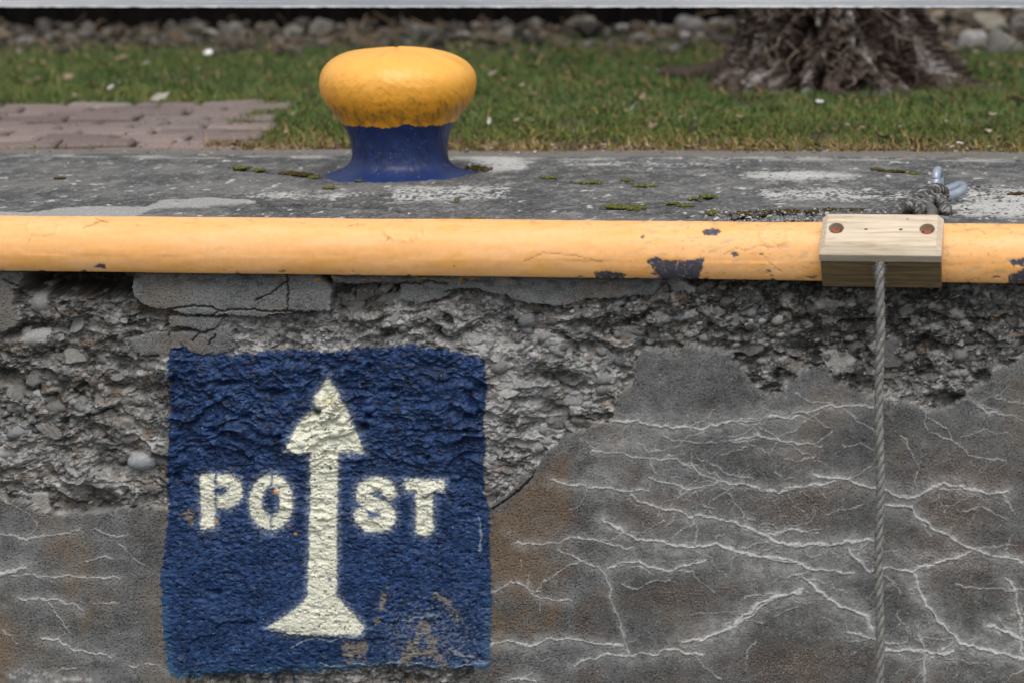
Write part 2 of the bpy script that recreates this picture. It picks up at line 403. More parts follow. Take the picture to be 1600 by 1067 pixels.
    pebs = [(967, 567, 13, 10), (627, 515, 9, 8), (83, 640, 17, 11), (123, 640, 12, 6), (143, 643, 9, 6), (78, 447, 9, 6), (152, 473, 9, 5), (778, 575, 14, 12), (1140, 575, 7, 5), (1105, 492, 10, 5), (1013, 535, 10, 6), (1042, 533, 9, 5), (1173, 492, 9, 7), (1280, 480, 9, 7), (250, 577, 10, 7), (237, 575, 8, 7), (892, 648, 8, 8), (870, 632, 8, 7), (75, 778, 8, 6), (85, 802, 9, 5), (1500, 557, 13, 12), (1582, 540, 10, 8), (1115, 640, 8, 6), (1345, 590, 10, 7), (1330, 548, 8, 9), (540, 470, 5, 4), (575, 463, 5, 6), (592, 458, 6, 5), (60, 530, 38, 14), (60, 475, 20, 18), (870, 550, 16, 7), (40, 520, 12, 6), (1505, 585, 9, 7), (1060, 500, 12, 6), (940, 610, 12, 9), (820, 520, 11, 7), (700, 520, 13, 8), (1240, 520, 12, 8), (1420, 560, 12, 9)]
    for _ in range(2500):
        u = rr.uniform(-140, 1740); v = rr.uniform(425, 830); r = 1.9+rr.gamma(1.5, 1.5)
        pebs.append((u, v, r*rr.uniform(1, 1.5), r*rr.uniform(.6, 1.05)))
    order = sorted(range(len(pebs)), key=lambda i: pebs[i][2])
    z0i = {}
    ux = U[:, 300]; vz = V[len(xs)//2, :]
    for i in order:
        pu, pv, ra, rb = pebs[i]
        ia = int(np.searchsorted(ux, pu)); 
        if ia < 3 or ia > len(xs)-4: continue
        ja = int(np.searchsorted(V[ia, :], pv))
        if ja < 3 or ja > V.shape[1]-4: continue
        if sd[ia, ja] > -ra*.7: continue
        if ssd[ia, ja] > 0 and rr.rand() < .45: continue
        wdt = int(max(ra, rb)/1.1)+3
        sl = (slice(max(ia-wdt, 0), ia+wdt), slice(max(ja-wdt, 0), ja+wdt))
        a = rr.uniform(-.45, .45); ca, sa = math.cos(a), math.sin(a)
        du = U[sl]-pu; dv = V[sl]-pv
        wk = rr.uniform(.3, 1.1); du = du+fu[sl]*wk*min(1, ra/8); dv = dv+fv[sl]*wk*min(1, ra/8)
        q = ((du*ca+dv*sa)/ra)**2+((-du*sa+dv*ca)/rb)**2
        m = q < 1
        base = float(np.mean(h_core[sl])); hh = base-.35*rb*.0015+np.sqrt(np.clip(1-q, 0, 1))*rb*.0015*1.25
        m &= hh > h_core[sl]
        hc = h_core[sl]; hc[m] = hh[m]
        g = float(np.clip(rr.normal(.19, .09), .06, .45)); tint = rr.uniform(-.015, .02)
        cc = C[sl]; cc[m] = np.array([g+tint, g, g-tint*.8])*.74+cc[m]*.28
    # ---- render surface
    h_ren = lev+fbm(U/120, V/90, 3, 40)*.006+fbm(U/25, V/20, 3, 41)*.0012+fbm(U/3.2, V/3.2, 2, 42)*.0007
    h_ren += (-.0025)*sst(.0, 1, 1-np.clip(sd/5, 0, 1))*(fbm(U/12, V/12, 2, 43)+.5)
    G = np.empty(U.shape+(3,), np.float32)
    G[:] = [.134, .135, .133]
    g1 = fbm(U/130, V/100, 4, 44); g2 = fbm(U/22, V/20, 4, 45); g3 = fbm(U/4, V/4, 3, 46)
    G *= (1+.50*g1+.50*g2+.55*g3)[..., None]
    right = (U > 700)
    darkp = sst(.05, .5, fbm(U/150, V/90, 3, 47)+.30*sst(800, 1060, V)*sst(980, 1250, U)-.1)*right
    G = mixc(G, [.075, .070, .066], darkp*.65)
    G = mixc(G, [.20, .20, .196], sst(.15, .55, fbm(U/90, V/60, 4, 48))*.5)
    lp = np.exp(-(((U-960)/75)**2+((V-735)/55)**2)); G = mixc(G, [.24, .24, .235], lp*.55*sst(-.3, .5, g2+.2))
    up_sl = (V < 560) & (U < 1050); G = mixc(G, [.20, .202, .20], up_sl*.45*sst(-.6, .3, g2+.3*g3+.2))
    G *= (1-.12*((U > 700) & (V > 540)))[..., None]
    G = mixc(G, [.165, .130, .098], sst(-.05, .45, fbm(U/110, V/120, 3, 16)+.16*(U < 280)-.05)*.5)
    # exposed reddish sand grains
    ex = sst(.10, .42, fbm(U/75, V/45, 3, 49)-.02)*right*sst(640, 760, V)
    for (a, b, ca, cb) in ((1060, 930, 60, 25), (1240, 790, 70, 35), (1010, 800, 40, 30), (1500, 760, 80, 60), (1250, 1040, 130, 30), (1480, 870, 90, 40)):
        ex = np.maximum(ex, np.exp(-(((U-a)/ca)**2+((V-b)/cb)**2))*1.1)
    gr = sst(.02, .32, fbm(U/2.6, V/2.6, 2, 50)+.12*fbm(U/20, V/20, 2, 51))
    G = mixc(G, [.085, .066, .056], np.clip(ex, 0, 1)*.55)
    G = mixc(G, [.21, .160, .135], np.clip(ex, 0, 1)*gr*.75)
    h_ren += np.clip(ex, 0, 1)*(gr-.5)*.0014
    # ochre stain beside the sign and the streaks at the lower left
    st = sst(0, 30, sdf(U+wu*2, V+wv*2, [(745, 800), (790, 775), (830, 735), (870, 690), (905, 690), (905, 860), (880, 1000), (820, 1010), (745, 1040)], 50))
    st = st*sst(-.6, .3, fbm(U/60, V/90, 3, 52)+.12)
    G = mixc(G, [.165, .115, .075], st*.80)
    st2 = np.exp(-(((U-105-(V-830)*.22)/26)**2))*sst(815, 850, V)*(1-sst(960, 1010, V))*sst(-.3, .4, fbm(U/9, V/60, 3, 53)+.1)
    st3 = (1-sst(5, 32, U+fbm(U/20, V/40, 2, 54)*20))*sst(930, 1000, V)*(U > -80)
    G = mixc(G, [.20, .135, .08], st2*.6+st3*.55)
    # pits
    pit = sst(.36, .52, fbm(U/3.0, V/2.2, 2, 55)+.10*fbm(U/40, V/40, 2, 56)+.10*((U < 300) | (U < 930)))
    h_ren -= pit*.0022; G *= (1-.45*pit)[..., None]
    spk = sst(.50, .6, fbm(U/2.4, V/2.4, 2, 57)); G = mixc(G, [.5, .5, .48], spk*.55)
    # ---- white lime veins
    def c7(p): return [(750+a/2.284, 600+b/2.284) for a, b in p]
    def c8(p): return [(1150+a/1.882, 500+b/1.882) for a, b in p]
    def c2(p): return [(a/3.475, 760+b/3.475) for a, b in p]
    veins = [(w_, c7(p)) for w_, p in (
        (2.0, [(470, 130), (560, 130), (640, 150), (700, 155), (790, 158), (860, 140), (930, 130), (1000, 120), (1142, 118)]),
        (1.0, [(650, 180), (720, 205), (800, 212), (860, 200), (930, 205), (985, 195)]),
        (1.3, [(400, 235), (460, 240), (560, 262), (640, 268), (700, 270), (760, 300), (830, 340), (850, 350)]),
        (1.6, [(250, 345), (330, 360), (400, 365), (480, 375), (560, 380), (600, 375)]),
        (2.0, [(850, 350), (910, 350), (980, 370), (1060, 385), (1100, 370), (1142, 368)]),
        (2.0, [(540, 395), (600, 430), (660, 455), (715, 455), (755, 480), (780, 465), (860, 485), (930, 500), (990, 530), (1050, 560), (1142, 578)]),
        (2.4, [(435, 485), (490, 520), (560, 555), (620, 560), (680, 578), (770, 580), (850, 575), (920, 595), (980, 610), (1060, 625), (1142, 635)]),
        (1.5, [(130, 565), (220, 570), (330, 550), (400, 550), (460, 565), (510, 585), (545, 585)]),
        (2.0, [(460, 655), (530, 630), (600, 650), (670, 660), (730, 650), (800, 630)]),
        (1.4, [(280, 585), (340, 610), (400, 650), (450, 670), (465, 760), (500, 850), (520, 920), (530, 960)]),
        (1.2, [(510, 715), (560, 728), (610, 705), (680, 697)]),
        (1.3, [(40, 745), (110, 710), (165, 720), (210, 765), (270, 775), (330, 772)]),
        (1.9, [(40, 925), (100, 915), (180, 930), (260, 910), (330, 905), (420, 930), (510, 930)]),
        (1.8, [(330, 1010), (390, 980), (460, 965), (540, 970), (620, 960), (690, 948), (760, 960), (800, 970)]),
        (2.9, [(725, 915), (800, 910), (850, 880), (905, 870), (940, 825), (1010, 780), (1060, 755), (1142, 745)]),
        (2.0, [(100, 1060), (150, 1048), (205, 1050)]), (1.2, [(755, 480), (775, 520), (775, 575)]),
        (1.3, [(980, 180), (1050, 190), (1090, 205), (1142, 210)]), (1.1, [(780, 265), (850, 300), (920, 335), (980, 330)]),
        (1.5, [(610, 340), (680, 350), (750, 380), (800, 365), (850, 350)]), (1.8, [(1015, 540), (1060, 525), (1142, 515)]),
        (.9, [(560, 210), (600, 235), (640, 240)]), (.8, [(610, 270), (625, 320), (600, 370)]), (.8, [(870, 255), (900, 235), (960, 225)]),
        (.8, [(770, 385), (800, 430), (830, 445)]), (.9, [(850, 575), (845, 550), (870, 535)]), (.8, [(985, 920), (960, 950), (945, 1000)]),
        (.8, [(140, 620), (135, 680)]), (.8, [(175, 680), (165, 720)]), (1.0, [(760, 960), (800, 1010), (860, 1050)]))]
    veins += [(w_, c8(p)) for w_, p in (
        (1.7, [(0, 300), (120, 290), (200, 270), (270, 255), (330, 252), (400, 258)]), (1.8, [(0, 480), (70, 490), (125, 505), (200, 490), (290, 475)]),
        (2.3, [(230, 458), (300, 465), (370, 485), (440, 500), (500, 520), (540, 510), (610, 480), (670, 490), (740, 515), (800, 505)]),
        (2.2, [(440, 545), (520, 550), (530, 580), (600, 620), (650, 650), (740, 690), (847, 715)]),
        (2.6, [(0, 595), (60, 620), (120, 650), (200, 665), (260, 660), (330, 650), (400, 650)]), (1.4, [(100, 630), (160, 615), (240, 625)]),
        (2.3, [(0, 680), (80, 695), (160, 700), (230, 735), (340, 740)]), (3.0, [(200, 755), (240, 790), (290, 835), (350, 855), (380, 870), (400, 910)]),
        (2.4, [(0, 900), (60, 855), (120, 815), (190, 795)]), (2.5, [(330, 670), (360, 710), (400, 735), (440, 730), (520, 735), (580, 715), (680, 690)]),
        (3.0, [(520, 740), (540, 800), (570, 850), (620, 910), (660, 950), (740, 965), (847, 1000), (930, 1010)]),
        (2.8, [(440, 965), (520, 975), (580, 985), (640, 970)]), (1.8, [(550, 1067), (555, 1010), (545, 950), (538, 900)]),
        (2.0, [(330, 915), (400, 935), (480, 955)]), (3.2, [(745, 900), (800, 915), (847, 940), (920, 950)]),
        (2.4, [(790, 755), (820, 800), (830, 860), (840, 910), (840, 980)]), (1.2, [(560, 270), (560, 330), (640, 355), (690, 400), (790, 412)]),
        (1.2, [(570, 285), (620, 320), (650, 370)]), (1.2, [(540, 420), (530, 500), (520, 520)]), (1.3, [(690, 240), (740, 270), (847, 290)]),
        (1.0, [(320, 370), (370, 360), (405, 380)]), (1.3, [(0, 350), (70, 340), (140, 355), (250, 375)]), (1.2, [(660, 560), (720, 545), (800, 590)]),
        (1.2, [(650, 780), (800, 795), (847, 795)]), (.9, [(140, 410), (190, 412), (240, 400)]), (.8, [(260, 575), (320, 560), (370, 540)]),
        (.9, [(490, 340), (510, 380), (540, 420)]), (.9, [(110, 445), (140, 465), (170, 465)]), (.8, [(330, 270), (370, 300), (405, 330)]),
        (.8, [(670, 345), (740, 320), (800, 335)]), (.7, [(60, 940), (40, 980), (25, 1030)]), (.9, [(760, 225), (800, 240), (847, 245)]))]
    veins += [(w_, c2(p)) for w_, p in (
        (1.3, [(0, 260), (80, 270), (140, 288), (220, 270), (350, 255), (430, 230)]), (2.6, [(0, 480), (60, 455), (120, 440)]),
        (1.3, [(60, 475), (200, 490), (350, 488), (480, 492), (640, 498)]), (1.5, [(90, 600), (180, 608), (330, 620), (440, 670)]),
        (1.8, [(220, 815), (320, 840), (420, 895), (530, 905), (600, 930)]), (1.3, [(50, 1015), (110, 995), (160, 1020), (240, 1020)]),
        (2.0, [(160, 1060), (350, 1050), (520, 1060)]), (1.0, [(640, 310), (720, 380), (780, 430)]), (1.0, [(470, 400), (560, 380), (620, 390)]),
        (1.0, [(440, 620), (560, 635), (650, 635)]), (1.3, [(700, 980), (810, 965), (920, 1000)]), (.9, [(520, 240), (600, 265), (690, 265)]),
        (.9, [(0, 60), (120, 130), (200, 200)]), (.9, [(0, 770), (60, 810), (90, 860)]))]
    rv_ = np.random.RandomState(77); extra = []
    for w_, p in list(veins):
        if w_ < 1.3: continue
        for _ in range(rv_.randint(3, 7) if p[0][0] > 900 else 1):
            i = rv_.randint(0, len(p)-1); t = rv_.rand(); x0 = p[i][0]*(1-t)+p[i+1][0]*t; y0 = p[i][1]*(1-t)+p[i+1][1]*t
            a = math.atan2(p[i+1][1]-p[i][1], p[i+1][0]-p[i][0])+rv_.choice([-1, 1])*rv_.uniform(.35, 1.2)+rv_.choice([0, math.pi]); q = [(x0, y0)]
            for k in range(rv_.randint(2, 6)):
                a += rv_.normal(0, .35); L = rv_.uniform(9, 24); q.append((q[-1][0]+math.cos(a)*L*1.2, q[-1][1]+math.sin(a)*L*.8))
            extra.append((rv_.uniform(.4, 1.0), q))
    veins += extra
    vu = U+fbm(U/24, V/24, 3, 60)*8+fbm(U/6, V/6, 2, 62)*1.4; vv = V+fbm(U/24, V/24, 3, 64)*7+fbm(U/6, V/6, 2, 66)*1.4
    ve = np.zeros(U.shape, np.float32); vhalo = np.zeros(U.shape, np.float32)
    vbr = .80+1.15*fbm(U/26, V/26, 4, 68)
    for w_, p in veins:
        d = seg_dist(vu, vv, p, 45)
        ww = (.30+w_*.92)*np.clip(vbr, .22, 1.7)
        ve = np.maximum(ve, np.exp(-(d/ww)**2)*min(1, .42+.2*w_))
        if w_ > 1.2: vhalo = np.maximum(vhalo, np.exp(-(d/(w_*6.5))**2)*min(1, .30*w_))
    # a fine net of hair lines round the big ones
    net = 1-np.abs(pn((U+wu*3)/46, (V+wv*3)/26, 70))*26; net2 = 1-np.abs(pn((U+wu*3)/25, (V+wv*3)/17, 72))*16
    netm = np.maximum(np.clip(net, 0, 1), np.clip(net2, 0, 1)*.7)*sst(.05, .5, fbm(U/130, V/80, 2, 74)+.30*sst(900, 1200, U))*right
    for (a_, b_, c_, d_, e_) in ((1215, 890, 75, 26, .9), (1330, 862, 45, 20, .7), (1425, 870, 55, 18, .7), (1450, 985, 40, 14, .6), (1150, 655, 90, 14, .5), (970, 690, 70, 18, .6), (950, 760, 45, 22, .5), (1290, 925, 45, 12, .8), (1520, 1000, 40, 14, .7), (1210, 700, 60, 16, .5), (1500, 875, 70, 14, .5), (1085, 840, 60, 14, .4), (1580, 990, 30, 20, .6)):
        vhalo = np.maximum(vhalo, e_*np.exp(-(((U+wu*2-a_)/c_)**2+((V+wv*2-b_)/d_)**2)))
    hal = vhalo*(.42+.58*sst(-.3, .35, fbm(U/15, V/12, 4, 76)+.4*fbm(U/4, V/4, 2, 78)))
    veP = ve*P
    G = mixc(G, [.42, .415, .405], np.clip(hal, 0, 1)*.80)
    G = mixc(G, [.40, .395, .38], np.clip(netm, 0, 1)*.40)
    G = mixc(G, [.60, .595, .58], np.clip(ve*(.60+.60*sst(-.3, .4, fbm(U/5, V/4, 3, 69))), 0, 1)*.8)
    h_ren += ve*.0030-np.exp(-(np.abs(ve-.35)/.12)**2)*.0010
    # dark cracks on the upper slabs
    def c6(p): return [(a/3.557, 300+b/3.557) for a, b in p]
    def c67(p): return [(400+a/3.557, 300+b/3.557) for a, b in p]
    cracks = [c6([(930, 655), (1000, 685), (1060, 690), (1120, 690), (1180, 690), (1215, 665), (1300, 655), (1420, 655)]), c6([(940, 655), (1070, 632), (1180, 640), (1215, 665)]),
              c67([(0, 660), (80, 665), (170, 665), (260, 670)]), c67([(175, 460), (180, 560), (175, 660)]), c67([(0, 600), (80, 570), (170, 500)]),
              c67([(420, 510), (540, 520), (640, 520), (700, 515), (790, 515), (840, 505), (900, 515), (960, 495), (1010, 510), (1060, 515)]),
              c6([(940, 760), (1000, 765), (1060, 775), (1110, 780), (1060, 830)]), c6([(20, 488), (60, 515), (100, 525)]), c6([(1190, 800), (1150, 850)]),
              c67([(1050, 560), (1120, 545), (1220, 545)]), c67([(1220, 540), (1290, 575), (1360, 630), (1420, 640)]),
              [(770, 795), (800, 775), (828, 750), (838, 728)], [(565, 1002), (590, 1000)], [(890, 660), (900, 668), (950, 658)],
              [(300, 1000), (312, 994), (335, 992), (337, 980), (350, 972), (375, 970)]]
    cr = np.zeros(U.shape, np.float32)
    for p in cracks:
        d = seg_dist(U+fu, V+fv, p, 20); cr = np.maximum(cr, np.exp(-(d/1.3)**2))
    h_ren -= cr*.010; G *= (1-.6*cr)[..., None]
    # yellow overspray and dark mottling right under the pipe on slab C / B
    top_p = project(X, 0, np.float32(-.085))[1]
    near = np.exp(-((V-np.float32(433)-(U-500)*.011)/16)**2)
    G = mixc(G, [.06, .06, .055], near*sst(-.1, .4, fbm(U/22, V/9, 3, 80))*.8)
    G = mixc(G, [.42, .22, .06], np.exp(-((V-434-(U-500)*.011)/5)**2)*sst(.12, .3, fbm(U/16, V/6, 3, 82))*((U > 430) & (U < 800)))
    # ---- compose
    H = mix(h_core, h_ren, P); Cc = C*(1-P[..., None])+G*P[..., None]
    rough = mix(rough, .82, P)
    # blue sign: paint over lumpy rough-cast
    ub = sst(960, 620, V)                                            # rougher towards the top
    ll = ridge(U/21, (V+wv)/13, 4, 90)-.45
    rv = .45+.75*sst(-.3, .4, fbm(U/60, V/40, 2, 89)); h_blue = -.010*ub+fbm(U/90, V/60, 2, 91)*.007+ll*.0075*(.15+.85*ub)*rv+fbm(U/19, V/11, 4, 92)*.0095*(.40+.60*ub)*rv+fbm(U/9, V/5, 3, 93)*.0026*rv+fbm(U/4, V/3, 2, 88)*.0014-sst(.24, .5, fbm(U/9, V/6.5, 3, 84))*.0060
    h_blue = mix(h_blue, np.maximum(h_blue, h_core+.006), ub)
    for (a, b, r_, r2) in ((386, 649, 8, 5), (330, 670, 8, 5), (494, 644, 6, 6), (276, 745, 6, 6), (733, 651, 9, 4), (567, 669, 7, 5), (299, 586, 9, 7), (575, 573, 4, 6), (573, 652, 4, 3), (437, 682, 4, 4), (335, 925, 8, 3), (727, 672, 5, 4), (612, 610, 9, 4), (667, 716, 3, 3), (350, 600, 22, 4), (430, 614, 26, 5)):
        q = ((U+fu-a)/r_)**2+((V+fv-b)/r2)**2; h_blue -= np.exp(-q)*.020
    for (a, b, r_) in ((277, 720, 14), (277, 632, 13), (668, 557, 15), (750, 585, 13), (300, 650, 10)):
        q = ((U-a)/r_)**2+((V-b)/(r_*.8))**2; h_blue += np.clip(1-q, 0, 1)**.5*.010
    # ledge edge low on the sign
    q = sdf(U+fu, V+fv, [(295, 1005), (312, 994), (335, 992), (337, 978), (355, 970), (400, 972), (405, 985), (470, 992), (560, 1000), (600, 996), (600, 1100), (280, 1100)], 20)
    h_blue += -.006*sst(-1, 1.5, -q)*0-.005*sst(-1.5, 1.5, q)
    Bc = np.empty(U.shape+(3,), np.float32); Bc[:] = [.015, .036, .103]
    b1 = fbm(U/40, V/30, 4, 94); b2 = fbm(U/9, V/6, 3, 95)
    Bc *= (1+.5*b1+.6*b2+.35*fbm(U/3.5, V/2.6, 2, 87))[..., None]
    Bc = mixc(Bc, [.038, .082, .20], sst(.0, .6, b2+.5*b1+.12*(1-ub))*.6); Bc = mixc(Bc, [.09, .14, .25], sst(.25, .55, fbm(U/7, V/3.6, 3, 85)+.08)*.4)
    wear = sst(.38, .58, fbm(U/10, V/7, 4, 96)+.10*sst(700, 540, V)); Bc = mixc(Bc, [.10, .088, .075], wear*.75)
    Bc = mixc(Bc, [.012, .014, .022], sst(.18, .42, fbm(U/17, V/9, 4, 97)+.05)*(.25+.75*ub)*.8)
    spk = sst(.60, .68, fbm(U/2.6, V/2.4, 2, 98)); Bc = mixc(Bc, [.55, .55, .52], spk*.5)
    # teal edge low left and worn corner
    Bc = mixc(Bc, [.05, .13, .22], np.exp(-((ssd-4)/7)**2)*sst(860, 1000, V)*.5)
    Bc = mixc(Bc, [.085, .10, .11], sst(.0, .3, fbm(U/14, V/14, 3, 99)-.12)*sst(990, 1040, V)*sst(330, 270, U)*.8)
    # old ochre letters showing through
    def blotch(x): return sst(-.12, .16, fbm(U/7, V/6, 4, 101)+.8*fbm(U/22, V/18, 2, 107)+x-.12)
    och = sst(-3, 4, sdf(U+fu*2.2, V+fv*2.2, [(534, 1002), (574, 1001), (573, 1035), (535, 1037)], 10))*blotch(.35)
    for p in ([(628, 1040), (660, 972), (692, 1040)], [(636, 1020), (668, 1018)]):
        och = np.maximum(och, sst(9, 5, seg_dist(U+fu*3+wu*.4, V+fv*3+wv*.3, p, 20))*blotch(.36))
    och = np.maximum(och, sst(8, 4, seg_dist(U+fu*3+wu*.4, V+fv*3+wv*.3, [(676, 926), (690, 930), (704, 948), (712, 968)], 20))*blotch(.22))
    och = np.maximum(och, sst(6, 3, seg_dist(U+fu*3+wu*.4, V+fv*3+wv*.3, [(590, 968), (596, 945), (604, 915)], 20))*blotch(.12))
    och = np.maximum(och, sst(7, 3, seg_dist(U+fu*3+wu*.4, V+fv*3+wv*.3, [(286, 806), (300, 800), (295, 818)], 20))*blotch(.2))
    for (a, b, r_) in ((337.5, 814, 3.2), (430, 768, 5), (351, 750, 2.5), (461, 834, 2.5), (450, 822, 2)):
        q = np.exp(-(((U+fu*.5-a)**2+(V+fv*.5-b)**2)/r_**2)**2); Bc = mixc(Bc, [.62, .27, .06], q)
    Bc = mixc(Bc, [.24, .195, .135], och*.75)
    grain = sst(.1, .45, fbm(U/6, V/5, 3, 103)+.35*np.exp(-(((U-665)/80)**2+((V-1000)/45)**2))-.05)*sst(900, 960, V)*sst(560, 620, U)
    Bc = mixc(Bc, [.20, .21, .22], grain*.5)
    Bc = mixc(Bc, [.30, .33, .40], np.clip(ve+0*ve, 0, 1)*.0)
    bl_v = [[(500, 1040), (560, 1040), (610, 1034), (660, 1038), (700, 1042), (765, 1035)], [(628, 968), (655, 965), (688, 955)], [(455, 1010), (480, 1000), (520, 1001), (560, 990)], [(745, 808), (752, 840), (748, 862)], [(700, 1015), (725, 1025), (760, 1033)]]
    bv = np.zeros(U.shape, np.float32)
    for p in bl_v: bv = np.maximum(bv, np.exp(-(seg_dist(vu, vv, p, 20)/1.3)**2))
    Bc = mixc(Bc, [.38, .42, .48], bv*.6)
    H = mix(H, h_blue, mix(sst(-14, 10, ssd), sst(-8, 5, ssd), ub)); 
    paint_break = sign*(1-.0*sign)
    # drips under the sign
    drip = np.zeros(U.shape, np.float32)
    for (a, b, c_) in ((425, 1050, 1068), (454, 1050, 1075)):
        drip = np.maximum(drip, np.exp(-((U+fu*.4-a)/2.0)**2)*sst(b-4, b, V)*(1-sst(c_, c_+2, V)))
    sgn = np.maximum(sign, drip)
    Cc = Cc*(1-sgn[..., None])+Bc*sgn[..., None]
    rough = mix(rough, .42+.15*b2, sgn)
    # ---- cream stencil: sprayed, soft overspray edge
    arrow = [(511, 590), (518, 601), (537, 632), (548, 660), (558, 683), (568, 706), (548, 709), (527, 707), (526, 760), (526, 820), (525, 930), (536, 944), (552, 959), (562, 972), (568, 982), (564, 990), (540, 991), (500, 990), (460, 991), (419, 980), (440, 966), (461, 951), (475, 938), (481, 930), (482, 880), (483, 820), (484, 760), (485, 706), (466, 706), (446, 704), (456, 682), (465, 660), (480, 648), (492, 640), (490, 622), (500, 610)]
    su, sv = U+fu*.9+wu*.10, V+fv*.9+wv*.10
    marks = {}
    marks['arrow'] = sdf(su, sv, arrow, 20)
    Pst = sdf(su, sv, [(312, 742), (334, 741), (334, 826), (314, 827)], 20)
    Pbo = sdf(su, sv, [(339, 742), (361, 742), (373, 750), (378, 765), (377, 776), (371, 785), (358, 794), (338, 794), (338, 775), (350, 773), (355, 767), (352, 760), (338, 759)], 20)
    marks['P'] = np.maximum(Pst, Pbo)
    eo = (1-np.sqrt(((su-422.7)/34)**2+((sv-785)/43)**2))*34; ei = (np.sqrt(((su-422.7)/14)**2+((sv-783)/25)**2)-1)*14
    br = np.where(sv < 785, np.abs(su-424)-1.8, np.abs(su-423)-1.2)
    marks['O'] = np.minimum(np.minimum(eo, ei), br)
    marks['S'] = 10.5-seg_dist(su, sv, [(609, 770), (603, 761), (592, 757), (580, 758), (569, 763), (565, 773), (570, 782), (582, 788), (597, 793), (606, 801), (607, 811), (600, 818), (588, 820), (574, 819), (566, 812), (563, 804)], 25)
    marks['T'] = np.maximum(sdf(su, sv, [(632, 749), (694, 751), (693, 767), (633, 767)], 20), sdf(su, sv, [(650, 752), (675, 752), (676, 833), (664, 838), (650, 832)], 20))
    lab = np.zeros(U.shape, np.int8); Kr = np.zeros(U.shape, np.float32); over = np.zeros(U.shape, np.float32)
    for k, (nm, s) in enumerate(marks.items()):
        Kr = np.maximum(Kr, sst(-2.6, 2.2, s+1.6*fbm(U/3.5, V/2.8, 2, 111))); over = np.maximum(over, np.exp(-(np.maximum(-s, 0)/7)**2)*(s > -19.9)); lab[s > 0] = k+1
    pitm = sst(.38, .50, fbm(U/8, V/6, 3, 110)+.10*np.exp(-(((U-505)/40)**2+((V-670)/40)**2)))
    pitm = np.maximum(pitm, np.exp(-(((U+fu-494)/7)**2+((V+fv-644)/5)**2)**2))
    pitm = np.maximum(pitm, np.exp(-(((U-515)/4)**2+((V-904.5)/3.6)**2)**2)*.9)
    pitm = np.maximum(pitm, np.exp(-(((U+fu-665)/7)**2+((V+fv-776)/4)**2)**2)*.9)
    over = over*(.22+.78*sst(-.2, .4, fbm(U/6, V/4, 3, 112)+.02))*.62
    Cc = mixc(Cc, [.36, .42, .52], np.clip(over, 0, 1)*(1-Kr)*sign)
    cream = np.empty(U.shape+(3,), np.float32); cream[:] = [.72, .71, .58]
    cream *= (1+.10*fbm(U/20, V/16, 3, 114)+.12*fbm(U/5, V/4, 2, 115))[..., None]
    cream = mixc(cream, [.42, .38, .20], np.clip(np.exp(-(((U-512)/22)**2+((V-628)/8)**2))*1.0, 0, 1)*sst(-.2, .4, fbm(U/9, V/6, 2, 116)+.1))
    cream = mixc(cream, [.30, .30, .24], sst(.26, .5, fbm(U/12, V/7, 4, 118))*.55)
    kk = Kr*(1-pitm*.85); Cc = Cc*(1-kk[..., None])+cream*kk[..., None]
    rough = mix(rough, .55, kk)
    Cc = np.clip(Cc, .004, .9)
    # far away from the picture the same recipe goes on; fade relief where the grid gets coarse
    fade = sst(-3.4, -2.9, X)*sst(3.6, 3.1, X); H = mix(-.01, H, fade)
    # keep the top hidden edge behind the pipe flush
    Yc = -H
    verts = np.stack([X, Yc, Z], -1).reshape(-1, 3); nv = len(zs)
    F = grid_faces(len(xs), nv)[:, ::-1]
    fl = {'Rgh': np.clip(rough, .2, 1).ravel()}; cols = Cc.reshape(-1, 3)
    # split faces into parts
    cls = np.zeros(U.shape, np.int16)                               # 0 core
    cls[rid > 0] = rid[rid > 0]
    sg = ssd > 0; cls[sg] = 50; m = sg & (lab > 0); cls[m] = 50+lab[m]
    fc = cls.ravel()[F[:, 0]]
    root = empty('quay_wall', (0, 0, 0))
    tag(root, 'weathered grey concrete quay wall with crumbling patches, white veins and blue painted sign', 'wall')
    submesh('rubble_core', verts, F, fc == 0, m_wall, root, cols, fl)
    for k, nm in enumerate(polys):
        if (fc == k+1).any(): submesh('cement_render', verts, F, fc == k+1, m_wall, root, cols, fl)
    sgn_o = submesh('painted_sign', verts, F, fc == 50, m_wall, root, cols, fl); sgn_o['label'] = 'blue painted square with cream stencil'
    for k, nm in enumerate(marks):
        o = submesh('arrow' if nm == 'arrow' else 'letter', verts, F, fc == 51+k, m_wall, sgn_o, cols, fl)
        o['label'] = 'cream stencilled arrow pointing up' if nm == 'arrow' else 'cream stencilled letter '+nm
    return root
build_wall()

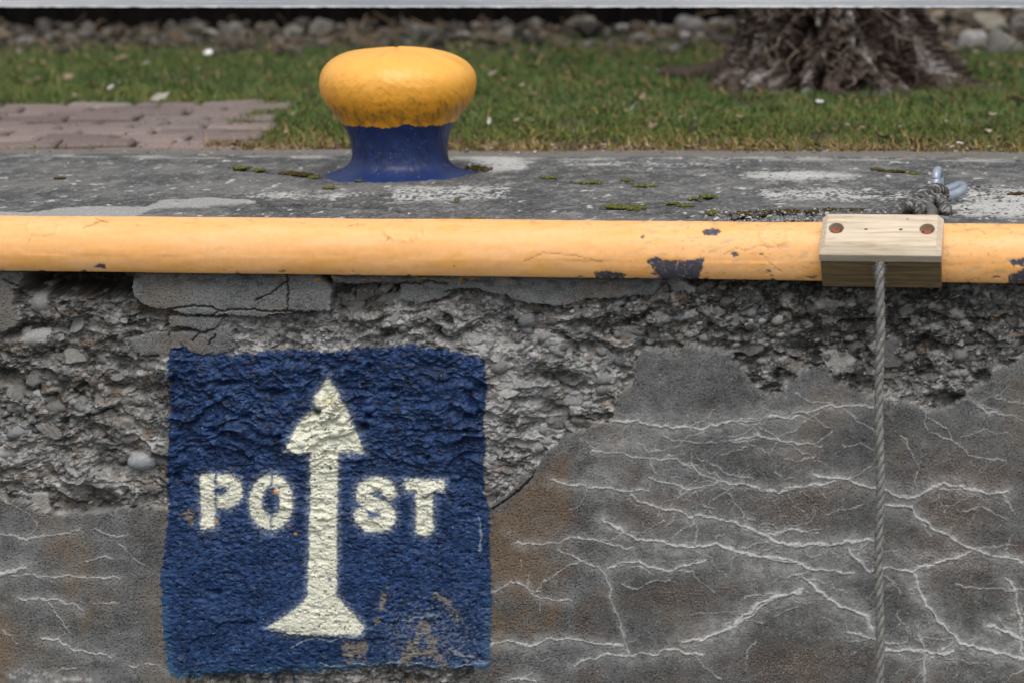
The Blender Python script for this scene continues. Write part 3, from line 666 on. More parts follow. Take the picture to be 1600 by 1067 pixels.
# ------------------------------------------------------------------ yellow pipe along the edge
PR, PY, PZ = .080, .035, -.068
def build_pipe():
    xs = np.concatenate([np.linspace(-14, -3.2, 30), np.arange(-3.18, -1.49, .012), np.arange(-1.48, 1.42, .0025), np.arange(1.43, 3.38, .012), np.linspace(3.4, 14, 30)])
    th = np.linspace(0, 2*np.pi, 150, endpoint=False)          # 0 = front (-y), + = up
    # finer in front
    T0 = th; 
    Xg, Tg = np.meshgrid(xs, T0, indexing='ij')
    CUT = R(-34)
    wl = np.where(Tg > np.pi, Tg-2*np.pi, Tg)
    tt = np.where(wl >= 0, wl, np.maximum(wl, -np.pi)); ny, nz = -np.cos(Tg), np.sin(Tg)
    nz = np.maximum(nz, math.sin(CUT))
    U, V = project(Xg, PY+ny*PR, PZ+nz*PR)
    fr = np.cos(Tg) > -.35
    r = PR+fbm(Xg*3, Tg*.8, 3, 200)*.0022+fbm(Xg*30, Tg*3, 3, 201)*.0005
    fu = fbm(U/6, V/6, 3, 202)*4; fv = fbm(U/6, V/6, 3, 206)*3
    for (a, b, rx, ry) in ((67, 355, 24, 12), (632, 362, 28, 14), (1210, 370, 22, 12)):
        q = np.sqrt(((U+fu*.6-a)/rx)**2+((V+fv*.6-b)/ry)**2); m = np.exp(-((q-1)/.16)**2)*fr; r += m*.0028*(.6+fbm(U/12, V/12, 2, 209)*1.5)
        r += np.exp(-q**2)*.0012*fr
    C = np.empty(U.shape+(3,), np.float32); C[:] = [.88, .445, .155]
    C = mixc(C, [.92, .52, .235], sst(-.3, .5, fbm(U/150, V/20, 3, 210))*.6)
    C = mixc(C, [.84, .40, .075], sst(.1, .6, fbm(U/70, V/14, 4, 211)+.2*sst(380, 430, V))*.6)
    rt = sst(880, 1080, U)*(U < 1660)
    scuff = sst(.12, .42, fbm((U+V*1.5)/30, V/12, 4, 212)+.12*rt-.16)*(.25+.75*rt)
    C = mixc(C, [.42, .30, .18], scuff*.6)
    fine = sst(.30, .48, fbm(U/9, V/5, 3, 213)); C = mixc(C, [.45, .27, .11], fine*(.12+.45*rt))
    C = mixc(C, [.70, .36, .10], sst(.34, .55, fbm(U/45, V/14, 4, 240))*.4)
    C = mixc(C, [.92, .55, .28], sst(.15, .6, fbm(U/90, V/30, 4, 242)+.05)*.3)
    dirt = sst(.22, .5, fbm(U/22, V/4.5, 4, 244))*sst(.55, .95, np.sin(Tg)); C = mixc(C, [.36, .22, .10], dirt*.45)
    # hair cracks in the paint
    for p in ([(1130, 398), (1150, 388), (1165, 392), (1185, 384), (1215, 388)], [(820, 408), (850, 395), (900, 400), (940, 410)], [(1200, 410), (1222, 425)], [(160, 345), (130, 357)], [(50, 368), (45, 378)], [(545, 355), (560, 350)], [(600, 380), (610, 372)], [(1505, 360), (1530, 358), (1540, 366)], [(150, 330+12), (170, 348)]):
        d = seg_dist(U+fu, V+fv*.6, p, 12); k = np.exp(-(d/1.0)**2)*fr; C = mixc(C, [.28, .14, .05], k*.7); r -= k*.0007
    chip = np.full(U.shape, -20., np.float32)
    for p in ([(1008, 408), (1025, 402), (1045, 408), (1075, 407), (1100, 403), (1098, 418), (1092, 437), (1060, 440), (1030, 436), (1020, 420)],
              [(1096, 362), (1112, 356), (1128, 361), (1118, 368), (1100, 368)], [(1000, 369), (1006, 367), (1009, 371), (1004, 374)],
              [(146, 419), (154, 412), (163, 414), (168, 421)], [(1577, 408), (1600, 403), (1760, 405), (1760, 424), (1602, 420), (1590, 414), (1583, 418)],
              [(1575, 432), (1600, 420), (1760, 425), (1760, 445), (1575, 443)], [(928, 426), (950, 424), (978, 429), (976, 436), (930, 435)], [(1140, 396), (1150, 394), (1156, 400), (1146, 402)], [(1184, 396), (1190, 395), (1192, 399), (1186, 400)]):
        chip = np.maximum(chip, sdf(U+fu, V+fv, p, 12))
    edgey = V-(421+(U)*.0119)                         # distance below the lower outline
    ec = sst(.0, .25, fbm(U/26, V/9, 4, 220)+.16*rt-.27+edgey*.018)*(edgey > -16)*fr
    ck = np.maximum(sst(-.8, .8, chip)*fr, ec)
    under = np.empty(U.shape+(3,), np.float32); under[:] = [.050, .056, .085]
    under = mixc(under, [.13, .065, .04], sst(-.05, .3, fbm(U/9, V/6, 4, 221)-.03)*.7); under = mixc(under, [.20, .20, .21], sst(.15, .4, fbm(U/7, V/5, 3, 224))*.5)
    under = mixc(under, [.55, .28, .08], sst(.32, .45, fbm(U/6, V/5, 3, 226))*.8)
    C = C*(1-ck[..., None])+under*ck[..., None]
    r = r-ck*.0009
    Rg = mix(.45+.1*fbm(U/40, V/20, 3, 222), .7, ck)
    # darker brown where the pipe turns under
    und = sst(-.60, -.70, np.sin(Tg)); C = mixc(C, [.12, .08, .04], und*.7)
    verts = np.stack([Xg, PY+ny*r, PZ+nz*r], -1).reshape(-1, 3)
    F = grid_faces(len(xs), len(T0)); 
    # close the ring in theta
    i = np.arange(len(xs)-1); n = len(T0)
    F = np.vstack([F, np.stack([i*n+n-1, (i+1)*n+n-1, (i+1)*n, i*n], -1)])[:, ::-1]
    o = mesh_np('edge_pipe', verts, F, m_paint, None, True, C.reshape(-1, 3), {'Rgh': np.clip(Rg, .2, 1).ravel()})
    tag(o, 'long yellow painted steel pipe with chipped paint capping the edge of the quay wall', 'pipe')
build_pipe()

# ------------------------------------------------------------------ concrete quay top
BACKY = on_ground(800, 234)[1]
bol_c = on_ground(622, 271)
def build_slab():
    xs = np.concatenate([np.linspace(-14, -3.4, 30), np.arange(-3.38, -1.89, .010), np.arange(-1.88, 1.5, .0035), np.arange(1.51, 3.48, .010), np.linspace(3.5, 14, 30)])
    ys = np.concatenate([np.arange(PY+.03, .45, .0045), np.arange(.45, BACKY-.004, .007), [BACKY-.004, BACKY]])
    X, Y = np.meshgrid(xs, ys, indexing='ij'); X = X.astype(np.float32); Y = Y.astype(np.float32)
    U, V = project(X, Y, 0.0); U = U.astype(np.float32); V = V.astype(np.float32)
    px, py = X*1000, Y*1000                                       # millimetres
    H = fbm(px/500, py/400, 3, 300)*.006+fbm(px/60, py/50, 4, 301)*.0022+fbm(px/14, py/14, 3, 302)*.0022
    C = np.empty(U.shape+(3,), np.float32); C[:] = [.105, .105, .104]
    a = fbm(px/260, py/330, 4, 303); b = fbm(px/45, py/60, 4, 304); c = fbm(px/11, py/16, 3, 305)
    cc_ = fbm(px/5, py/9, 2, 340); C *= (1+.5*a+.5*b+.6*c+.5*cc_)[..., None]
    C = mixc(C, [.26, .255, .245], sst(.16, .5, c+.5*cc_+.5*b+.2*a)*.75)
    C = mixc(C, [.22, .215, .20], sst(.12, .5, b+.4*a+.3*c)*.7)
    C = mixc(C, [.17, .165, .155], sst(.0, .6, a+.25*(U < 500)*sst(320, 260, V))*.5)
    Rg = np.full(U.shape, .8, np.float32)
    wu = fbm(px/70, py/90, 4, 306)*30; wv = fbm(px/70, py/110, 4, 310)*5
    Uw, Vw = U+wu, V+wv
    wht = np.zeros(U.shape, np.float32)
    def patch(poly, th, soft=10):
        s = sdf(Uw, Vw*1.0, poly, 40); return sst(-3, soft, s)*sst(th-.12, th+.04, b*.6+c*.9+a*.3+.25*sst(0, 8, s))
    for poly, th in (([(735, 240), (790, 238), (830, 246), (835, 262), (800, 270), (760, 272), (735, 262)], .0), ([(1140, 270), (1190, 263), (1260, 262), (1330, 270), (1340, 280), (1260, 286), (1190, 284)], -.05),
                     ([(1080, 243), (1500, 240), (1500, 248), (1100, 250)], .18), ([(880, 248), (1120, 250), (1120, 262), (880, 262)], .33), ([(1180, 290), (1420, 292), (1420, 316), (1180, 312)], .30),
                     ([(380, 296), (560, 296), (560, 312), (380, 312)], .30), ([(600, 290), (800, 285), (800, 315), (600, 318)], .30), ([(1480, 288), (1700, 288), (1700, 345), (1480, 340)], .16)):
        wht = np.maximum(wht, patch(poly, th))
    wht = np.maximum(wht, sst(.44, .52, fbm(px/38, py/70, 4, 320)+.12*a+.06))
    C = mixc(C, [.50, .495, .47], wht*.85); H += wht*.0008
    # smooth newer screed, lower left, and a strip along the grass
    scr = sst(-1, 1.5, np.maximum(sdf(U+wu*.35, V+wv*.4, [(-400, 334), (40, 332), (110, 324), (230, 322), (260, 312), (330, 308), (395, 312), (398, 318), (240, 326), (215, 336), (200, 344), (-400, 344)], 20), -20))
    C = mixc(C, [.34, .335, .32], scr*.85); H += scr*.003
    back = sst(2.0, -.5, V-(232.5+U*.0045)-6+wv*.15); C = mixc(C, [.17, .155, .135], back*.9)
    line = np.exp(-((V-(232.5+U*.0045)-10.5)/2.6)**2)*sst(-.25, .35, fbm(px/120, py/60, 3, 325)); C = mixc(C, [.42, .41, .385], line*.7)
    # dark cracks
    ck = np.zeros(U.shape, np.float32); dist = []
    for p, wd in (([(365, 262), (400, 267), (440, 270), (500, 276)], 2.0), ([(410, 319), (500, 319), (540, 321), (600, 323), (632, 330)], 1.8), ([(1360, 263), (1400, 268), (1450, 271), (1475, 268)], 1.3), ([(860, 282), (960, 286), (1040, 286)], .9),
                  ([(930, 324), (1000, 324), (1060, 318), (1110, 308)], 1.4), ([(560, 302), (650, 306), (690, 304)], .8), ([(1450, 247), (1500, 243), (1530, 240)], .8)):
        d = seg_dist(U+wu*.3, (V+wv*.5), p, 12); ck = np.maximum(ck, np.exp(-(d/wd)**2))
    br = sst(0, 3, sdf(U+wu*.5, V+wv*.6, [(1090, 331), (1140, 326), (1285, 326), (1300, 350), (1180, 352), (1120, 342)], 20))
    br2 = sst(0, 2.5, sdf(U+wu*.2, V+wv*.4, [(700, 258), (735, 254), (772, 262), (765, 268), (735, 272), (700, 272)], 12))
    H -= ck*.010+br*.012+br2*.03; C *= (1-.65*ck-.35*br2)[..., None]
    grv = sst(.0, .35, fbm(px/7, py/7, 3, 330)); C = mixc(C, [.33, .33, .32], br*grv*.8); H += br*grv*.006
    # slab dips away under the bollard's foot
    Yc = Y; Zc = H-.003
    # front lip rounds down behind the pipe
    verts = np.stack([X, Yc, Zc], -1)
    # skirt behind
    verts[:, -1, 2] = -.12
    F = grid_faces(len(xs), len(ys))
    # front skirt
    o = mesh_np('quay_pavement', verts.reshape(-1, 3), F, m_slab, None, True, np.clip(C, .01, .8).reshape(-1, 3), {'Rgh': Rg.ravel()})
    tag(o, 'worn grey concrete quay top with pale patches and cracks', None, None, 'structure')
    return
build_slab()

# ------------------------------------------------------------------ ground, water
def sheet(name, x0, x1, y0, y1, z, mat):
    bm = bmesh.new(); vs = [bm.verts.new(p) for p in ((x0, y0, z), (x1, y0, z), (x1, y1, z), (x0, y1, z))]; bm.faces.new(vs)
    return tag(bm_obj(name, bm, mat), None, None, None, 'structure')
sheet('ground', -300, 300, .12, 400, -.032, m_soil)
m_water, nt_, b_ = new_mat('harbour_water')
b_.inputs['Base Color'].default_value = (.02, .035, .035, 1); b_.inputs['Roughness'].default_value = .08
nn = N(nt_, 'ShaderNodeTexNoise', i_Scale=3.0, i_Detail=4); bp = N(nt_, 'ShaderNodeBump'); bp.inputs['Strength'].default_value = .4; bp.inputs['Distance'].default_value = .05
nt_.links.new(nn.outputs[0], bp.inputs['Height']); nt_.links.new(bp.outputs[0], b_.inputs['Normal'])
sheet('water', -300, 300, -300, .02, -1.75, m_water)

# ------------------------------------------------------------------ brick paving, left
brot = R(9.5); bo = on_ground(314, 229)                       # front right corner
bx = np.array([math.cos(brot), math.sin(brot)]); by = np.array([-math.sin(brot), math.cos(brot)])
def build_bricks():
    acc = Acc(); rr = random.Random(5); gap = .017
    for r_ in range(-5, 10):
        L = .235; D = .164; off = .1175*(r_ % 2)+rr.uniform(-.02, .02)
        for k in range(32):
            s1 = -k*L-off+gap/2+.1175; s0 = s1-L+gap; t0 = r_*D-.02+gap/2; t1 = t0+D-gap
            if bo[1]+by[1]*t1+bx[1]*s0 < BACKY+.02: continue
            z = -.008+rr.uniform(-.008, .006); tl = rr.uniform(-.004, .004); n = 6
            ang = rr.uniform(-.012, .012); cx, cy = (s0+s1)/2, (t0+t1)/2
            col = np.array([.215, .168, .155])*rr.uniform(.68, 1.2)
            if rr.random() < .2: col = np.array([.22, .185, .17])*rr.uniform(.85, 1.1)
            V = []; b_ = .009
            for (a0, a1, c0, c1, zz) in ((s0, s1, t0, t1, -.06), (s0, s1, t0, t1, z-b_), (s0+b_, s1-b_, t0+b_, t1-b_, z)):
                for (s, t) in ((a0, c0), (a1, c0), (a1, c1), (a0, c1)):
                    ss = cx+(s-cx)*math.cos(ang)-(t-cy)*math.sin(ang); tt = cy+(s-cx)*math.sin(ang)+(t-cy)*math.cos(ang)
                    p = bo[:2]+bx*ss+by*tt; V.append((p[0], max(p[1], BACKY+.004), zz+tl*(s-cx)/L*2))
            Fq = []
            for l in (0, 4):
                for e in range(4): Fq.append([l+e, l+(e+1) % 4, l+4+(e+1) % 4, l+4+e])
            Fq.append([8, 9, 10, 11])
            acc.add(np.array(V), np.array(Fq), col)
    o = acc.build('brick_pavement', m_slab_b, None, False)
    tag(o, None, None, None, 'structure')
m_slab_b = attr_mat('pink_pavers', .85, grain=120, grain_amt=.35, bumps=((150, .5, .003),), spec=.25)
build_bricks()
def in_bricks(x, y, m=0.0):
    d = np.stack([x-bo[0], y-bo[1]], -1); s = d@bx; t = d@by
    return (s < m+.06*fbm(t*6, s*3, 3, 405)-.01) & (t < 10*.164-.02+m)

# ------------------------------------------------------------------ grass
GR_FAR = on_ground(800, 62)[1]
def build_grass():
    rr = np.random.RandomState(21)
    n = 420000
    x = rr.uniform(-4.6, 3.0, n); y = BACKY+.01+(GR_FAR+.5-BACKY)*rr.rand(n)**1.0
    f = fbm(x*1.6, y*1.6, 3, 400); f2 = fbm(x*6, y*6, 3, 401)
    keepm = ~in_bricks(x, y, -.01) | ((rr.rand(n) < .0))
    farfade = sst(GR_FAR-1.4, GR_FAR+.4, y+f*1.4); keepm &= rr.rand(n) > farfade*.97
    keepm &= (f2*.9+.35+f*.3) > rr.rand(n)*.55-.12; keepm &= rr.rand(n) > sst(.12, .42, fbm(x*2.3, y*3.5, 4, 403))*.75
    tr = np.hypot(x-TREE[0], (y-TREE[1])*1.1); keepm &= (tr > .36+.2*f2) 
    edge = (y-BACKY); keepm &= (edge > .05) | (rr.rand(n) < .45)
    x = x[keepm]; y = y[keepm]; f = f[keepm]; f2 = f2[keepm]; n = len(x)
    # joints between bricks get a few tufts
    k = 9000; s = -rr.choice(np.arange(0, 52), k)*.1175+rr.normal(0, .006, k); t = rr.uniform(-.8, 1.6, k)
    hz = rr.rand(k) < .5; s2 = np.where(hz, -rr.rand(k)*3.5, s); t2 = np.where(hz, rr.choice(np.arange(-5, 11), k)*.164-.02+rr.normal(0, .005, k), t)
    sel = (fbm(s2*4, t2*5, 2, 402) > .12) & (bo[1]+bx[1]*s2+by[1]*t2 > BACKY+.01); s2, t2 = s2[sel], t2[sel]
    jx = bo[0]+bx[0]*s2+by[0]*t2; jy = bo[1]+bx[1]*s2+by[1]*t2
    nj = len(jx); x = np.r_[x, jx]; y = np.r_[y, jy]; f = np.r_[f, np.zeros(nj)]; f2 = np.r_[f2, np.zeros(nj)]
    isj = np.r_[np.zeros(n, bool), np.ones(nj, bool)]; n = len(x)
    edge = y-BACKY
    h = (.017+.020*rr.rand(n)+.014*np.clip(f2, -1, 1)+.03*(rr.rand(n) < .03))*(.55+.45*sst(0, .35, edge))*(1+.25*sst(.5, 3, edge)); h[isj] = .006+.008*rr.rand(isj.sum())
    az = rr.uniform(0, 2*np.pi, n); lean = rr.gamma(2.4, .42, n); wd = rr.uniform(.0014, .0030, n)
    dx, dy = np.cos(az), np.sin(az); sx, sy = -np.sin(az+rr.normal(0, .8, n)), np.cos(az)
    z0 = np.full(n, -.034); z0[isj] = -.012
    lv = [0, .5, 1.0]; P = []
    for q in lv:
        ox = dx*lean*h*q*q; oy = dy*lean*h*q*q; oz = h*q*(1-.25*np.minimum(lean, 1.4)*q)
        ww = wd*(1-.75*q)
        P.append(np.stack([x+ox-sx*ww, y+oy-sy*ww, z0+oz], -1)); P.append(np.stack([x+ox+sx*ww, y+oy+sy*ww, z0+oz], -1))
    V = np.stack(P, 1)                                       # n,6,3
    b = np.arange(n)[:, None]*6
    F = np.concatenate([b+np.array([0, 1, 3, 2]), b+np.array([2, 3, 5, 4])], 0)
    # colour per blade
    c = np.empty((n, 3), np.float32); c[:] = [.070, .130, .030]
    hue = rr.rand(n)
    c = mixc(c, [.135, .180, .042], (hue*sst(-.3, .5, f+f2*.5)))
    c = mixc(c, [.045, .095, .032], sst(.0, .6, -f)*rr.rand(n)*.8+sst(1.5, 3.2, edge)*.3)
    dead = (rr.rand(n) < .11+.80*sst(.60, .05, edge+f2*.2)+.16*sst(.25, .6, f2)); c[dead] = np.array([.36, .225, .10])*rr.uniform(.5, 1.25, (dead.sum(), 1))
    yel = (edge < .8) & ~dead; c[yel] = mixc(c[yel], [.17, .16, .025], np.full(yel.sum(), .35, np.float32))
    bare = sst(.15, .45, fbm(x*2.3, y*3.5, 4, 403)); c = mixc(c, [.16, .115, .06], bare*.5*(rr.rand(n) < .45)); h_dummy = 0
    pat = sst(-.1, .4, fbm(x*1.3+9, y*2.2, 4, 406)); c = mixc(c, [.17, .19, .045], pat*.5*(rr.rand(n) < .8)); c *= .95*rr.uniform(.6, 1.4, (n, 1))
    cols = np.repeat(c, 6, 0)
    o = mesh_np('grass', V.reshape(-1, 3), F, m_veg, None, False, cols)
    tag(o, 'short patchy green grass with straw coloured edge along the concrete', 'grass', None, 'stuff')
TREE = on_ground(1298, 138, -.03)
build_grass()

# ------------------------------------------------------------------ stones
def ico(sub=2):
    bm = bmesh.new(); bmesh.ops.create_icosphere(bm, subdivisions=sub, radius=1)
    V = np.array([v.co[:] for v in bm.verts]); F = np.array([[l.vert.index for l in f.loops] for f in bm.faces]); bm.free(); return V, F
ICO2, ICO3, ICO1 = ico(2), ico(3), ico(1)
def stone(rr, size, base=ICO2, flat=.6, ang=None):
    V, F = base; V = V.copy()
    off = rr.rand(3)*50
    d = np.array([mnoise.noise(Vector(v*1.1+off)) for v in V]); V = V*(1+.45*d[:, None])
    # chop with a few planes for broken faces
    for _ in range(7):
        nrm = rr.normal(size=3); nrm /= np.linalg.norm(nrm); k = rr.uniform(.55, .85); t = V@nrm; m = t > k; V[m] -= np.outer(t[m]-k, nrm)
    V *= np.array([1, rr.uniform(.6, .95), flat*rr.uniform(.7, 1.2)])*size
    a = rr.uniform(0, 2*np.pi) if ang is None else ang; tx = rr.normal(0, .25)
    Rz = np.array([[math.cos(a), -math.sin(a), 0], [math.sin(a), math.cos(a), 0], [0, 0, 1]]); Rx = np.array([[1, 0, 0], [0, math.cos(tx), -math.sin(tx)], [0, math.sin(tx), math.cos(tx)]])
    return V@(Rz@Rx).T, F
def bank_h(x, y):
    base = sst(GR_FAR-.6, GR_FAR+1.6, y)
    return base*(.015+.17*sst(.2, 1.2, x-on_ground(1380, 60)[0]+.5)) + .0
def build_rubble():
    rr = np.random.RandomState(33); acc = Acc()
    tones = [(.10, .092, .08), (.07, .064, .057), (.15, .14, .125), (.09, .07, .052), (.045, .04, .034), (.12, .10, .075)]
    for _ in range(1700):
        x = rr.uniform(-5.2, 3.4); y = GR_FAR-1.0+2.1*rr.rand()**.75
        if rr.rand() > sst(GR_FAR-1.1, GR_FAR+.2, y)+.04: continue
        s = .012+rr.gamma(1.8, .010)
        V, F = stone(rr, s, ICO1); V = V+np.array([x, y, -.025+bank_h(x, y)+s*.25+rr.rand()*.02])
        acc.add(V, F, np.array(tones[rr.randint(len(tones))])*rr.uniform(.6, 1.15))
    xr = on_ground(1390, 60)[0]; tn2 = [(.22, .20, .17), (.16, .15, .135), (.26, .25, .235), (.19, .15, .105), (.09, .08, .068), (.24, .20, .14)]
    for _ in range(330):
        x = rr.uniform(xr-.05, xr+2.4); y = rr.uniform(GR_FAR-.45, GR_FAR+.95); s = rr.uniform(.025, .062)
        V, F = stone(rr, s, ICO2, .5); acc.add(V+np.array([x, y, -.025+bank_h(x, y)+s*.3]), F, np.array(tn2[rr.randint(6)])*rr.uniform(.55, 1.1))
    # twigs and dead stalks among them
    for _ in range(420):
        x = rr.uniform(-5.2, 3.4); y = GR_FAR-.9+2.2*rr.rand(); z = -.02+bank_h(x, y)+.02; a = rr.uniform(0, 6.28); L = rr.uniform(.05, .16)
        p = smooth_path([(x, y, z), (x+math.cos(a)*L*.5, y+math.sin(a)*L*.5, z+rr.uniform(0, .05)), (x+math.cos(a)*L, y+math.sin(a)*L, z+rr.uniform(0, .06))], 6)
        V, F = tube_np(p, rr.uniform(.002, .004), 4); acc.add(V, F, np.array([.20, .14, .09])*rr.uniform(.5, 1.2))
    o = acc.build('rubble', m_stone, None, False); tag(o, 'small grey rubble and dead stalks heaped behind the grass', 'rubble', None, 'stuff')
    # earth bank beneath
    xs = np.linspace(-12, 9, 180); ys = np.linspace(GR_FAR-.8, GR_FAR+5, 70); X, Y = np.meshgrid(xs, ys, indexing='ij')
    Z = -.036+bank_h(X, Y)+fbm(X*3, Y*3, 4, 420)*.05*sst(GR_FAR-.8, GR_FAR+.2, Y)
    o = mesh_np('earth_bank', np.stack([X, Y, Z], -1).reshape(-1, 3), grid_faces(180, 70), m_soil); tag(o, None, None, None, 'structure')
build_rubble()

def build_big_stones():
    rr = np.random.RandomState(41)
    # (u, v of the stone's middle, half width px, tone, label)
    lst = [(1372, 68, 42, (.30, .285, .25), 'large pale boulder just right of the tree trunk'),
           (1520, 68, 26, (.33, .32, .31), 'pale grey flat stone right of the tree trunk among rubble'),
           (1478, 78, 18, (.20, .16, .12), 'small brown stone leaning against the pale flat stone'),
           (1565, 80, 30, (.20, .19, .17), 'dark grey stone at the right end of the rubble'),
           (1440, 45, 30, (.24, .20, .15), 'tan stone high in the rubble right of the tree'),
           (1545, 40, 28, (.26, .24, .19), 'rounded buff stone high at the right end of the rubble'),
           (1595, 52, 18, (.16, .15, .14), 'dark stone highest at the right edge of the rubble'),
           (1500, 104, 24, (.25, .24, .23), 'low grey stone at the grass edge right of the tree'),
           (905, 38, 24, (.27, .25, .21), 'buff stone on the rubble right of the yellow bollard'),
           (977, 45, 16, (.38, .38, .38), 'whitish stone on the rubble between bollard and tree'),
           (1080, 40, 24, (.24, .23, .22), 'grey stone on the rubble left of the tree trunk'),
           (1065, 58, 13, (.36, .35, .34), 'small white stone below the grey one left of the tree'),
           (1048, 75, 10, (.30, .28, .26), 'small pale stone half in the grass left of the tree'),
           (327, 54, 14, (.36, .34, .30), 'round cream stone at the back of the grass left of the bollard'),
           (42, 66, 15, (.28, .27, .27), 'grey stone at the back of the grass near the left edge'),
           (6, 60, 18, (.25, .20, .15), 'brown stone cut by the left edge behind the grass'),
           (88, 56, 12, (.20, .19, .18), 'dark stone between brown twigs near the left end'),
           (138, 45, 14, (.19, .18, .17), 'mid grey stone on the left part of the rubble'),
           (180, 52, 11, (.24, .22, .20), 'small buff stone on the left part of the rubble'),
           (1093, 55, 8, (.34, .32, .30), 'tiny pale stone touching the left root of the tree'),
           (745, 42, 12, (.26, .25, .24), 'pale stone just right of the yellow bollard top'),
           (650, 50, 14, (.24, .23, .22), 'grey stone showing behind the yellow bollard top'),
           (455, 50, 15, (.24, .21, .19), 'brownish stone left of the yellow bollard top'),
           (330+490, 52, 11, (.20, .19, .18), 'grey stone in the dip right of the bollard')]
    for (u, v, r_, tone, label) in lst:
        hz = .06 if u > 1300 else .05
        y = GR_FAR-.1 if v > 62 else GR_FAR+.35
        for _ in range(4):
            p = on_plane_y(u, v, y); 
            zt = -.03+float(bank_h(np.float64(p[0]), np.float64(p[1])))+r_*.0012
            y += (p[2]-zt)*3.0; y = float(np.clip(y, GR_FAR-2.5, GR_FAR+1.2))
        p = on_plane_y(u, v, y)
        s = r_*(y-CAM[1])/FPX*1.15
        V, F = stone(rr, s, ICO3, .62, rr.uniform(-.3, .3)); C = np.broadcast_to(np.array(tone, np.float32)*(.62 if u < 1300 else .85), (len(V), 3)).copy()
        C *= (1+.3*fbm(V[:, 0]*30, V[:, 2]*30+V[:, 1]*20, 3, 430))[:, None]
        o = mesh_np('stone', V, F, m_stone, None, True, C); o.location = Vector(p)
        tag(o, label, 'stone', 'larger stones along the rubble bank')
build_big_stones()

